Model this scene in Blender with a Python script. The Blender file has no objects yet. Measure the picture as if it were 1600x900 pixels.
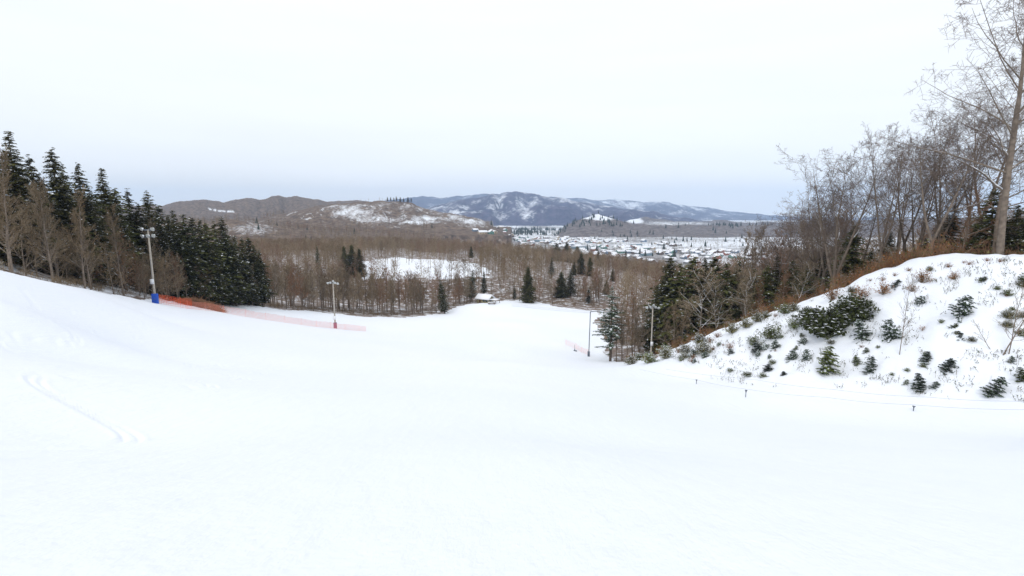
import bpy, math, random
import numpy as np
from mathutils import Vector, Matrix
R = math.radians
C = bpy.context.scene.collection
SC = bpy.context.scene
rng = np.random.default_rng(7)
random.seed(11)
PITCH = R(8.33); F = 785.0
CP, SP = math.cos(PITCH), math.sin(PITCH)

# ------------------------------------------------------------------ view geometry helpers
def W(px, py, Y):
    cx = (px-800)/F; cy = (450-py)/F
    k = CP+cy*SP
    return (cx/k*Y, Y, (-SP+cy*CP)/k*Y)
def project(x, y, z):
    d = y*CP - z*SP
    d = np.maximum(d, 1e-3)
    u = y*SP + z*CP
    return 800+F*x/d, 450-F*u/d

# ------------------------------------------------------------------ noise
def _hash(ix, iy, s):
    n = (ix.astype(np.int64)*374761393 + iy.astype(np.int64)*668265263 + s*974711) & 0x7fffffff
    n = ((n ^ (n >> 13))*1274126177) & 0x7fffffff
    n = (n ^ (n >> 16)) & 0xffff
    return n/65535.0
def vnoise(x, y, s=0):
    x = np.asarray(x, float); y = np.asarray(y, float)
    ix = np.floor(x); iy = np.floor(y); fx = x-ix; fy = y-iy
    fx = fx*fx*(3-2*fx); fy = fy*fy*(3-2*fy)
    a = _hash(ix, iy, s); b = _hash(ix+1, iy, s); c = _hash(ix, iy+1, s); d = _hash(ix+1, iy+1, s)
    return (a*(1-fx)+b*fx)*(1-fy)+(c*(1-fx)+d*fx)*fy
def fbm(x, y, sc, o=4, s=0):
    r = 0; a = 1; t = 0
    for i in range(o):
        r = r+a*(vnoise(np.asarray(x)/sc*2**i+17.3*i, np.asarray(y)/sc*2**i-9.1*i, s+i)-.5); t += a; a *= .5
    return r/t*2
def ss(a, b, x):
    t = np.clip((np.asarray(x, float)-a)/(b-a), 0, 1); return t*t*(3-2*t)

# ------------------------------------------------------------------ terrain control points (pixel column, row, metres ahead)
cpts = [
 # the run
 (800,700,9),(800,640,19),(800,600,36),(800,566,60),(800,545,100),(800,503,150),(800,473,200),
 (600,600,28),(600,560,60),(600,535,90),(600,500,145),(640,495,160),(700,489,178),
 (524,513,107),(450,505,95),(340,487,84),(570,517,115),(500,487,150),(400,478,120),(450,484,135),
 (400,560,45),(400,520,70),(250,500,58),(250,560,34),(100,470,40),(100,560,22),(100,700,9),(300,700,9),(0,470,26),(0,560,15),
 (740,475,190),(850,478,196),(930,484,200),(922,550,115),(930,515,150),(880,536,118),
 (1000,600,48),(1000,640,27),(1000,700,13),(1200,700,13),(1400,700,15),(1600,700,18),
 # left crest and the wood behind it
 (0,425,40),(50,435,45),(100,445,50),(150,454,58),(200,464,66),(243,473,75),
 (-60,412,37),(-200,385,34),
 (0,428,47),(100,450,59),(180,463,72),(300,477,98),
 (0,405,60),(0,392,80),(100,425,80),(100,408,105),(200,446,100),(200,425,130),(243,455,112),(340,476,108),(340,460,150),(-150,370,70),
 (400,462,180),(480,470,190),(600,478,200),(700,474,215),
 # right bank : foot, crest and the ground behind
 (1600,640,30),(1500,630,33),(1360,614,38),(1250,608,41),(1165,606,44),(1088,594,52),(1000,572,76),
 (1800,660,26),(1800,398,37),
 (1600,401,42),(1550,402,43),(1500,404,45),(1440,411,47),(1400,420,48),(1360,432,50),(1300,456,54),(1230,480,60),(1180,497,65),(1130,515,70),(1080,535,76),(1040,549,81),(985,566,86),
 (1600,500,36.5),(1500,500,38.5),(1440,505,42),(1360,525,44),(1300,530,46.5),
 (1600,414,48),(1550,415,50),(1500,416,53),(1440,424,55),(1400,433,56),(1360,445,59),(1300,468,62),(1230,492,70),(1180,505,76),(1130,524,82),(1080,543,90),(1040,556,94),(1017,560,101),
 (1600,412,80),(1400,434,90),(1200,474,120),(1100,485,130),(1000,515,140),(960,480,205),
 (1600,420,160),(1400,435,180),(1200,450,220),(1050,460,260),
 # clearing and the wooded ridge beyond
 (600,431,260),(740,432,262),(480,440,255),(600,402,380),(740,404,380),(500,404,370),(870,440,280),(950,445,270),
 (870,412,400),(950,418,420),(400,400,420),(600,393,480),(450,396,480),(300,402,420),(750,400,480),(850,406,490),(950,420,480),(1000,432,480),(1100,450,460),(1300,452,420),(1600,455,420),
 (300,400,600),(600,385,620),
]
P3 = [W(*c) for c in cpts]
P3 += [(0,0,-1.65),(6,0,-1.7),(-6,0,-.9),(0,4,-2.9),(0,-12,2.2),(0,-60,18),(-60,-60,32),(-60,0,9),(60,-60,22),(28,8,-4.6),(45,8,1),(45,20,-2),(22,16,-6.5),
       (-20,0,2.2),(0,-200,50),(-200,-200,60),(200,-200,50),(-200,0,30),(200,0,10),(-300,150,15),(300,120,-20),(250,400,-70),(450,420,-75),(800,500,-78),(500,100,-40),(600,600,-80),(300,620,-78),(120,640,-74),(-400,500,-20),(-600,300,0)]
P3 = np.array(P3)
def _phi(r): return np.sqrt(r*r+2.0**2)
_D = np.hypot(P3[:,None,0]-P3[None,:,0], P3[:,None,1]-P3[None,:,1])
_n = len(P3)
_A = np.zeros((_n+3,_n+3)); _A[:_n,:_n] = _phi(_D)+np.eye(_n)*(-0.15); _A[:_n,_n]=1; _A[:_n,_n+1]=P3[:,0]; _A[:_n,_n+2]=P3[:,1]; _A[_n:,:_n]=_A[:_n,_n:].T
_w = np.linalg.solve(_A, np.concatenate([P3[:,2],[0,0,0]]))
def rbf(x, y):
    x = np.asarray(x,float).ravel(); y = np.asarray(y,float).ravel(); out = np.empty_like(x)
    for i in range(0,len(x),40000):
        a = x[i:i+40000]; b = y[i:i+40000]
        r = np.hypot(a[:,None]-P3[None,:,0], b[:,None]-P3[None,:,1])
        out[i:i+40000] = _phi(r)@_w[:_n]+_w[_n]+_w[_n+1]*a+_w[_n+2]*b
    return np.clip(out,-82,70)

# distant ridges: (distance, front width, back width, valley base, [(column,row)...], spur size, id)
RIDGES = [
 (9500,2600,1500,-80,[(-200,335),(300,325),(560,318),(610,313),(640,309),(660,306),(690,308),(720,305),(760,303),(800,303),(860,308),(900,309),(940,313),(960,311),(1000,314),(1040,316),(1080,321),(1130,328),(1180,334),(1250,339),(1600,342),(2200,335)],.5,4),
 (5600,1900,1200,-80,[(560,345),(640,333),(690,319),(720,312),(745,308),(770,304),(790,300),(805,299),(830,302),(850,308),(870,309),(900,314),(940,320),(980,327),(1020,331),(1060,339),(1100,347),(1160,352),(1300,352),(1700,350)],.8,3),
 (4300,700,600,-80,[(640,350),(690,342),(725,331),(760,326),(790,331),(830,324),(865,320),(900,326),(940,334),(985,329),(1030,337),(1080,342),(1140,349),(1300,352)],.9,3),
 (3300,500,500,-80,[(800,365),(960,352),(985,343),(1010,339),(1040,344),(1080,346),(1130,344),(1180,348),(1300,345),(1500,340),(1900,335)],.6,2),
 (2100,330,300,-80,[(860,375),(885,352),(910,341),(935,334),(955,341),(990,349),(1020,350),(1080,350),(1120,353),(1160,352),(1220,352),(1400,350),(1700,345)],.3,2),
 (2900,900,700,-42,[(-300,300),(150,320),(250,322),(272,317),(300,314),(325,312),(350,316),(372,312),(398,309),(415,312),(440,306),(470,308),(492,313),(520,314),(560,313),(600,316),(650,322),(700,334),(740,350),(770,372)],.6,1),
 (1450,430,350,-42,[(250,350),(380,345),(430,336),(470,328),(490,324),(520,318),(545,317),(575,315),(600,313),(625,313),(645,317),(665,326),(685,332),(710,335),(740,339),(765,350),(785,368),(800,384)],.3,1),
 (900,230,300,-40,[(100,330),(250,345),(320,347),(345,345),(365,343),(390,348),(430,351),(460,357),(500,362),(560,366),(620,368),(670,376),(700,388)],.2,0),
]
def far_height(x, y):
    Y = np.maximum(y, 1.0); u = x/Y
    ph = 800+794*np.clip(u,-2.2,2.2)
    base = -42+(-80+42)*ss(620,735,ph+ (Y-700)*.03)
    base = base+fbm(x,y,140,3,5)*1.2
    h = base.copy(); rid = np.zeros_like(h)
    for (Yr,wf,wb,b,prof,spur,k) in RIDGES:
        px = np.array([p[0] for p in prof],float); py = np.array([p[1] for p in prof],float)
        row = np.interp(ph,px,py)+fbm(ph,ph*0+k*13,16,3,500+k)*2.4
        cy = (450-row)/F; t = (-SP+cy*CP)/(CP+cy*SP)
        edge = np.where(ph<px[0], 1, 1)*np.where(ph>px[-1], 0.0 if k in (0,1) else 1, 1)
        top = t*Yr
        sh = fbm(ph*8,Y*0+k*31,190,4,20+k)*wf*.35*spur
        d = (Y-(Yr+sh))
        s = np.where(d<0, d/wf, d/wb)
        s = np.clip(1-np.abs(s),0,1)
        n = fbm(x,y,wf*.55,5,40+k)
        rg=1-2*np.abs(fbm(x,y*.35,wf*.42,4,140+k)); s2=np.clip(s+(n*.5+(rg-.6)*.42)*spur*4*s*(1-s),0,1)
        shape = s2*s2*(3-2*s2)*.45+s2*.55
        z = b+(top-b)*shape + np.abs(fbm(x,y,wf*.12,3,60+k))*-.04*np.abs(top-b)*(s>0)*(1-s**6)
        z = np.where(s<=0,-999,z)*1.0
        z = np.where(edge>0,z,-999)
        m = z>h
        h = np.where(m,z,h); rid = np.where(m,{0:1,1:1,2:2,3:3,4:3}[k]+0.0,rid)
    return h, rid
def height(x, y, full=False):
    x = np.asarray(x,float); y = np.asarray(y,float); shp = x.shape
    x = x.ravel(); y = y.ravel(); r = np.hypot(x,y)
    w = ss(520,720,r)
    hn = rbf(x,y)
    hf, rid = far_height(x, np.where(y<1,1,y)*1.0)
    back = ss(200,-200,y)
    hf = hf*(1-back)+(-10)*back
    h = hn*(1-w)+hf*w
    # small roughness off the groomed run
    rough = np.clip(litter(x,y),0,1)
    h = h+fbm(x,y,6,3,77)*.35*rough+(fbm(x,y,3.2,3,78)*.62+fbm(x,y,.9,2,178)*.14)*bankness(x,y)+ fbm(x,y,9,2,79)*.10*ss(3,20,r)
    h = h+ .012*np.clip(fbm(x*1.0,y*.35,1.6,3,80),-1,1)*ss(1,4,r)
    h = h+tracks(x,y)
    if full: return h.reshape(shp), rid.reshape(shp), w.reshape(shp)
    return h.reshape(shp)
def tracks(x, y):
    h = np.zeros_like(x); near = (y>1)&(y<70)
    X = x[near]; Y = y[near]; o = np.zeros_like(X); rr = np.random.default_rng(12)
    for i in range(15):
        x0 = rr.uniform(-28,-5); sl = rr.uniform(-.75,-.35); a = rr.uniform(.4,2.2); lam = rr.uniform(7,16); ph = rr.uniform(0,6.28); w = rr.uniform(.05,.10)
        c = x0+sl*Y+a*np.sin(Y/lam*2*math.pi+ph)
        br = ss(-.25,.25,fbm(X*0+i*7.7,Y,9,2,400+i))
        am = 1.6*(ss(3,9,Y)*rr.uniform(.5,1)+.15)
        for off in (-.17,.17):
            o -= am*.024*np.exp(-((X-c-off)/w)**2)*br
            o += am*.010*np.exp(-((X-c-off*1.9)/(w*1.2))**2)*br
    h[near] = o*ss(70,45,Y)
    return h
# wood outline on the ground (where leaf litter and brush show through the snow)
def _inpoly(x, y, poly):
    ins = np.zeros(x.shape,bool); n = len(poly)
    for i in range(n):
        x0,y0 = poly[i]; x1,y1 = poly[(i+1)%n]
        c = ((y0>y)!=(y1>y)) & (x < (x1-x0)*(y-y0)/((y1-y0) if y1!=y0 else 1e-9)+x0)
        ins ^= c
    return ins
def gxy(px, py, Y): p = W(px,py,Y); return (p[0],p[1])
LEFT_EDGE = [gxy(-300,380,42),gxy(0,428,45),gxy(100,447,55),gxy(200,464,70),gxy(243,473,80),gxy(300,476,100),gxy(400,478,121),gxy(450,484,137),gxy(500,487,152),gxy(560,488,155),gxy(640,495,163),gxy(700,489,181),gxy(745,476,203),gxy(790,472,215),gxy(850,478,202),gxy(930,484,205)]
RIGHT_EDGE = [gxy(948,555,112),gxy(985,566,91),gxy(1040,549,84),gxy(1080,535,79),gxy(1130,515,73),gxy(1180,497,68),gxy(1230,480,63),gxy(1300,456,57),gxy(1360,432,53),gxy(1440,411,50),gxy(1600,401,45),gxy(1900,398,38)]
WOOD = LEFT_EDGE+RIGHT_EDGE+[(900,60),(900,900),(-900,900),(-900,60)]
BANK = [gxy(985,570,84),gxy(1088,594,54),gxy(1165,606,46),gxy(1360,614,40),gxy(1600,640,32),gxy(1900,670,24),gxy(1900,398,38),gxy(1600,401,45),gxy(1440,411,50),gxy(1360,432,53),gxy(1230,480,63),gxy(1080,535,79)]
CLEAR = [gxy(570,432,255),gxy(620,436,250),gxy(750,424,262),gxy(745,408,340),gxy(690,402,372),gxy(600,402,372),gxy(565,408,330)]
def litter(x, y):
    r = np.hypot(x,y)
    k_ = ss(100,220,r); x = x+fbm(x,y,22,4,301)*16*k_+fbm(x,y,5,2,303)*1.5; y = y+fbm(x,y,26,4,302)*20*k_
    m = _inpoly(x,y,WOOD)*1.0
    m = np.where(_inpoly(x,y,CLEAR),.12,m); m = np.where((m>.5)&(y<100)&(x<-40),.62,m)
    return m*(1-ss(900,1200,r))
def bankness(x, y): return _inpoly(x,y,BANK)*1.0
def gpoint(px, Y):
    """ground point on the image column px, Y metres ahead"""
    z = -.2*Y
    for _ in range(4):
        d = Y*CP-z*SP
        x = (px-800)/F*d
        z = float(height(np.array([x]),np.array([Y]))[0])
    return (x, Y, z)

# ------------------------------------------------------------------ materials
def mat(name, col, rough=.9, noise=None, snow=None, vary=0, bump=0, spec=.2, metal=0):
    m = bpy.data.materials.new(name); m.use_nodes = True; nt = m.node_tree; N = nt.nodes; L = nt.links
    b = N['Principled BSDF']; b.inputs['Roughness'].default_value = rough; b.inputs['Specular IOR Level'].default_value = spec; b.inputs['Metallic'].default_value = metal
    rgb = N.new('ShaderNodeRGB'); rgb.outputs[0].default_value = (*col,1); out = rgb.outputs[0]
    tc = N.new('ShaderNodeTexCoord')
    if noise:
        sc, amt = noise
        n = N.new('ShaderNodeTexNoise'); n.inputs['Scale'].default_value = sc; n.inputs['Detail'].default_value = 4
        L.new(tc.outputs['Object'], n.inputs['Vector'])
        mr = N.new('ShaderNodeMapRange'); mr.inputs[1].default_value=.3; mr.inputs[2].default_value=.7; mr.inputs[3].default_value = 1-amt; mr.inputs[4].default_value = 1+amt
        L.new(n.outputs[0], mr.inputs[0])
        mx = N.new('ShaderNodeVectorMath'); mx.operation='SCALE'; L.new(out,mx.inputs[0]); L.new(mr.outputs[0],mx.inputs['Scale']); out = mx.outputs[0]
    if vary:
        oi = N.new('ShaderNodeObjectInfo'); mr = N.new('ShaderNodeMapRange'); mr.inputs[3].default_value = 1-vary; mr.inputs[4].default_value = 1+vary
        L.new(oi.outputs['Random'], mr.inputs[0])
        mx = N.new('ShaderNodeVectorMath'); mx.operation='SCALE'; L.new(out,mx.inputs[0]); L.new(mr.outputs[0],mx.inputs['Scale']); out = mx.outputs[0]
    if snow:
        lo, hi, nsc = snow
        g = N.new('ShaderNodeNewGeometry'); sx = N.new('ShaderNodeSeparateXYZ'); L.new(g.outputs['Normal'], sx.inputs[0])
        n = N.new('ShaderNodeTexNoise'); n.inputs['Scale'].default_value = nsc; L.new(tc.outputs['Object'], n.inputs['Vector'])
        ad = N.new('ShaderNodeMath'); ad.operation='MULTIPLY_ADD'; L.new(n.outputs[0],ad.inputs[0]); ad.inputs[1].default_value=.9; L.new(sx.outputs[2],ad.inputs[2])
        mr = N.new('ShaderNodeMapRange'); mr.inputs[1].default_value=lo+.45; mr.inputs[2].default_value=hi+.45; L.new(ad.outputs[0],mr.inputs[0])
        mx = N.new('ShaderNodeMix'); mx.data_type='RGBA'; L.new(mr.outputs[0],mx.inputs['Factor']); L.new(out,mx.inputs['A']); mx.inputs['B'].default_value=(.82,.85,.89,1); out = mx.outputs['Result']
    L.new(out, b.inputs['Base Color'])
    if bump:
        n = N.new('ShaderNodeTexNoise'); n.inputs['Scale'].default_value = bump; n.inputs['Detail'].default_value=5; L.new(tc.outputs['Object'], n.inputs['Vector'])
        bp = N.new('ShaderNodeBump'); bp.inputs['Strength'].default_value=.4; bp.inputs['Distance'].default_value=.02; L.new(n.outputs[0],bp.inputs['Height']); L.new(bp.outputs[0],b.inputs['Normal'])
    return m
M = {}
M['bark'] = mat('grey_bark',(.175,.14,.11),noise=(3,.35),snow=(.72,.98,1.3),vary=.25)
M['bark_snowy'] = mat('snow_laden_bark',(.20,.165,.13),noise=(3,.35),snow=(.05,.3,1.0),vary=.2)
M['twig'] = mat('bare_twigs',(.205,.150,.090),noise=(.5,.25),vary=.25)
M['twig_dark'] = mat('dark_twigs',(.145,.110,.09),noise=(.5,.25),vary=.25)
M['twig_light'] = mat('pale_twigs',(.25,.195,.13),noise=(.5,.25),vary=.25)
M['twig_red'] = mat('russet_twigs',(.23,.125,.07),noise=(.5,.25),vary=.2)
M['needle'] = mat('spruce_needles',(.072,.068,.022),noise=(.8,.5),vary=.3)
M['needle_green'] = mat('young_needles',(.115,.140,.038),noise=(2,.4),vary=.3)
M['needle_olive'] = mat('olive_needles',(.075,.080,.024),noise=(1,.5),vary=.3)
M['needle_blue'] = mat('blue_green_needles',(.075,.105,.065),noise=(2,.4),vary=.3)
M['snow_clump'] = mat('snow_on_boughs',(.80,.83,.87))
M['leaf_deep'] = mat('deep_green_leaves',(.05,.06,.02),noise=(2,.4),vary=.2)
M['leaf_rust'] = mat('rusty_dead_leaves',(.24,.105,.035),noise=(1.5,.4),vary=.25)
M['leaf_olive'] = mat('olive_leaves',(.13,.12,.045),noise=(1.5,.4),vary=.25)
M['trunk_dark'] = mat('dark_trunk',(.09,.07,.055),noise=(4,.3),snow=(.6,.8,2),vary=.2)
M['pole_wood'] = mat('weathered_pole',(.42,.38,.32),noise=(2,.15),bump=20)
M['steel'] = mat('galvanised_steel',(.32,.33,.35),rough=.5,noise=(5,.1),spec=.5)
M['dark_steel'] = mat('dark_painted_steel',(.12,.14,.17),rough=.5,noise=(5,.1))
M['lamp'] = mat('white_lamp_housing',(.80,.82,.84),rough=.35,noise=(8,.05),spec=.5)
M['glass'] = mat('lamp_glass',(.5,.52,.5),rough=.15,noise=(8,.05),spec=.6)
M['blue'] = mat('blue_padding',(.03,.10,.50),rough=.6,noise=(4,.15))
M['purple'] = mat('faded_mauve_padding',(.28,.12,.20),rough=.7,noise=(4,.2))
M['orange'] = mat('orange_netting',(.92,.14,.05),rough=.6,noise=(1,.1))
M['pink'] = mat('faded_orange_netting',(.90,.30,.22),rough=.6,noise=(1,.1))
M['rope'] = mat('grey_rope',(.42,.44,.50),rough=.8,noise=(3,.1))
M['wall_hut'] = mat('hut_boards',(.25,.22,.12),noise=(2,.3))
M['window'] = mat('dark_window',(.04,.05,.06),rough=.2,noise=(1,.1),spec=.5)
M['roof_snow'] = mat('snowy_roof',(.84,.85,.88),noise=(.3,.04))
M['door'] = mat('brown_door',(.12,.07,.045),noise=(3,.2))

def snow_material():
    m = bpy.data.materials.new('snow_and_litter'); m.use_nodes=True; nt=m.node_tree; N=nt.nodes; L=nt.links
    b=N['Principled BSDF']; b.inputs['Roughness'].default_value=.65; b.inputs['Specular IOR Level'].default_value=.25
    tc=N.new('ShaderNodeTexCoord')
    def noise(sc,det=5,vec=None,rough=.55):
        n=N.new('ShaderNodeTexNoise'); n.inputs['Scale'].default_value=sc; n.inputs['Detail'].default_value=det; n.inputs['Roughness'].default_value=rough
        L.new(vec or tc.outputs['Object'],n.inputs['Vector']); return n.outputs[0]
    def rngm(i,a,bb,c,d):
        mr=N.new('ShaderNodeMapRange'); L.new(i,mr.inputs[0])
        for k,v in zip((1,2,3,4),(a,bb,c,d)): mr.inputs[k].default_value=v
        return mr.outputs[0]
    def mixc(f,a,bb):
        mx=N.new('ShaderNodeMix'); mx.data_type='RGBA'; L.new(f,mx.inputs['Factor'])
        for s,v in (('A',a),('B',bb)):
            if isinstance(v,tuple): mx.inputs[s].default_value=(*v,1)
            else: L.new(v,mx.inputs[s])
        return mx.outputs['Result']
    def math_(op,a,bb):
        q=N.new('ShaderNodeMath'); q.operation=op
        for i,v in enumerate((a,bb)):
            if isinstance(v,(int,float)): q.inputs[i].default_value=v
            else: L.new(v,q.inputs[i])
        return q.outputs[0]
    base=mixc(rngm(noise(.05,4),.35,.65,0,1),(.83,.865,.915),(.86,.885,.92))
    base=mixc(rngm(noise(1.3,4),.55,.75,0,.5),base,(.80,.84,.90))
    at=N.new('ShaderNodeAttribute'); at.attribute_name='litter'
    patch=rngm(math_('ADD',noise(.35,8,rough=.7),math_('MULTIPLY',math_('SUBTRACT',at.outputs['Fac'],1.0),.22)),.36,.50,0,1)
    dirt=mixc(noise(2.5,4),(.10,.075,.055),(.22,.15,.11))
    f=math_('MULTIPLY',patch,rngm(at.outputs['Fac'],0,.3,0,1))
    base=mixc(f,base,dirt)
    L.new(base,b.inputs['Base Color'])
    # ski tracks: wavy stripes running down the run
    mp=N.new('ShaderNodeMapping'); mp.inputs['Rotation'].default_value=(0,0,R(12)); mp.inputs['Scale'].default_value=(1,.12,1); L.new(tc.outputs['Object'],mp.inputs['Vector'])
    st=rngm(noise(1.7,6,mp.outputs[0],.6),.35,.7,0,1)
    fine=noise(9,6)
    h=math_('ADD',math_('MULTIPLY',st,.6),math_('MULTIPLY',fine,.25))
    bp=N.new('ShaderNodeBump'); bp.inputs['Strength'].default_value=.5; bp.inputs['Distance'].default_value=.10; L.new(h,bp.inputs['Height']); L.new(bp.outputs[0],b.inputs['Normal'])
    return m
def hill_material(name, wood_a, wood_b, sc):
    m = bpy.data.materials.new(name); m.use_nodes=True; nt=m.node_tree; N=nt.nodes; L=nt.links
    b=N['Principled BSDF']; b.inputs['Roughness'].default_value=.95; b.inputs['Specular IOR Level'].default_value=.1
    tc=N.new('ShaderNodeTexCoord')
    def noise(s,det=6,r=.6):
        n=N.new('ShaderNodeTexNoise'); n.inputs['Scale'].default_value=s; n.inputs['Detail'].default_value=det; n.inputs['Roughness'].default_value=r; L.new(tc.outputs['Object'],n.inputs['Vector']); return n.outputs[0]
    mx=N.new('ShaderNodeMix'); mx.data_type='RGBA'; mr=N.new('ShaderNodeMapRange'); mr.inputs[1].default_value=.38; mr.inputs[2].default_value=.62; L.new(noise(1/(sc*2.2)),mr.inputs[0]); L.new(mr.outputs[0],mx.inputs['Factor'])
    mx.inputs['A'].default_value=(*wood_a,1); mx.inputs['B'].default_value=(*wood_b,1)
    at=N.new('ShaderNodeAttribute'); at.attribute_name='snow'
    # snow attribute shifts a threshold through a tree-sized noise
    q=N.new('ShaderNodeMath'); q.operation='ADD'; L.new(at.outputs['Fac'],q.inputs[0]); n2=noise(1/sc,5,.65); L.new(n2,q.inputs[1])
    m2=N.new('ShaderNodeMapRange'); m2.inputs[1].default_value=.84; m2.inputs[2].default_value=1.20; L.new(q.outputs[0],m2.inputs[0])
    m3=N.new('ShaderNodeMix'); m3.data_type='RGBA'; L.new(m2.outputs[0],m3.inputs['Factor']); L.new(mx.outputs['Result'],m3.inputs['A']); m3.inputs['B'].default_value=(.80,.83,.87,1)
    L.new(m3.outputs['Result'],b.inputs['Base Color'])
    bp=N.new('ShaderNodeBump'); bp.inputs['Strength'].default_value=.7; bp.inputs['Distance'].default_value=sc*.5; L.new(n2,bp.inputs['Height']); L.new(bp.outputs[0],b.inputs['Normal'])
    return m
M['snow']=snow_material()
M['hill']=hill_material('brown_wooded_hillside',(.085,.062,.050),(.21,.155,.115),6)
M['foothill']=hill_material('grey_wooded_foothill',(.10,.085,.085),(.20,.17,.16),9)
M['mountain']=hill_material('haze_blue_wooded_mountain',(.036,.042,.088),(.095,.085,.14),28)  # blue of distant haze painted into both wood colours, on top of the volume
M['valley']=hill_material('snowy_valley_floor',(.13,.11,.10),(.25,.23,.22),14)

# ------------------------------------------------------------------ mesh building
def mk_mesh(name, parts, mats):
    """parts: list of (verts Nx3, faces MxK, material index)"""
    vs=[]; off=0; li=[]; lt=[]; mi=[]
    for V,Fc,k in parts:
        if len(V)==0: continue
        vs.append(np.asarray(V,np.float32)); Fc=np.asarray(Fc,np.int32)
        li.append((Fc+off).ravel()); lt.append(np.full(len(Fc),Fc.shape[1],np.int32)); 
        mi.append(np.full(len(Fc),k,np.int32) if np.isscalar(k) else np.asarray(k,np.int32)); off+=len(V)
    V=np.concatenate(vs); li=np.concatenate(li); lt=np.concatenate(lt); mi=np.concatenate(mi)
    me=bpy.data.meshes.new(name); me.vertices.add(len(V)); me.vertices.foreach_set('co',V.ravel())
    me.loops.add(len(li)); me.loops.foreach_set('vertex_index',li)
    me.polygons.add(len(lt)); ls=np.concatenate([[0],np.cumsum(lt)[:-1]]).astype(np.int32)
    me.polygons.foreach_set('loop_start',ls); me.polygons.foreach_set('material_index',mi)
    for mm in mats: me.materials.append(mm)
    me.update(calc_edges=True)
    return me
def obj(name, me, parent=None, loc=None, smooth=False):
    o=bpy.data.objects.new(name,me); C.objects.link(o)
    if parent is not None: o.parent=parent
    if loc is not None: o.location=loc
    if smooth: me.polygons.foreach_set('use_smooth',np.ones(len(me.polygons),bool))
    return o
def tag(o,label=None,cat=None,group=None,kind=None):
    if label: o['label']=label
    if cat: o['category']=cat
    if group: o['group']=group
    if kind: o['kind']=kind
    return o
def empty(name,loc=(0,0,0),rz=0):
    o=bpy.data.objects.new(name,None); C.objects.link(o); o.location=loc; o.rotation_euler=(0,0,rz); o.empty_display_size=.2; return o
def tubes(segs, n):
    S=np.asarray(segs,float)
    if len(S)==0: return np.zeros((0,3)),np.zeros((0,4),int)
    p0=S[:,0:3]; p1=S[:,3:6]; r0=S[:,6]; r1=S[:,7]
    d=p1-p0; d/=np.maximum(np.linalg.norm(d,axis=1,keepdims=True),1e-9)
    a=np.where(np.abs(d[:,2:3])>.9,np.array([[1.,0,0]]),np.array([[0,0,1.]]))
    u=np.cross(d,a); u/=np.linalg.norm(u,axis=1,keepdims=True); v=np.cross(d,u)
    k=np.arange(n)*2*math.pi/n
    ring=u[:,None]*np.cos(k)[None,:,None]+v[:,None]*np.sin(k)[None,:,None]
    V=np.concatenate([p0[:,None]+ring*r0[:,None,None],p1[:,None]+ring*r1[:,None,None]],axis=1).reshape(-1,3)
    b=(np.arange(len(S))*2*n)[:,None]; i=np.arange(n); j=(i+1)%n
    Fc=np.stack([b+j,b+i,b+i+n,b+j+n],axis=2).reshape(-1,4)
    return V,Fc
def box(x0,x1,y0,y1,z0,z1):
    V=np.array([(x,y,z) for z in (z0,z1) for y in (y0,y1) for x in (x0,x1)],float)
    return V,np.array([(0,2,3,1),(4,5,7,6),(0,1,5,4),(1,3,7,5),(3,2,6,7),(2,0,4,6)])
def lathe(prof, n=16, axis=None, at=(0,0,0)):
    """prof: list of (radius, along); axis: direction"""
    ax=Vector(axis or (0,0,1)).normalized(); q=Vector((0,0,1)).rotation_difference(ax).to_matrix()
    V=[]; Fc=[]
    for r,h in prof:
        for k in range(n):
            a=2*math.pi*k/n; p=q@Vector((r*math.cos(a),r*math.sin(a),h)); V.append((p.x+at[0],p.y+at[1],p.z+at[2]))
    for i in range(len(prof)-1):
        for k in range(n):
            Fc.append((i*n+k,i*n+(k+1)%n,(i+1)*n+(k+1)%n,(i+1)*n+k))
    return np.array(V),np.array(Fc)
def merge(parts):
    vs=[];fs=[];o=0
    for V,Fc in parts: vs.append(V); fs.append(np.asarray(Fc)+o); o+=len(V)
    return np.concatenate(vs),np.concatenate(fs)

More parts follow.
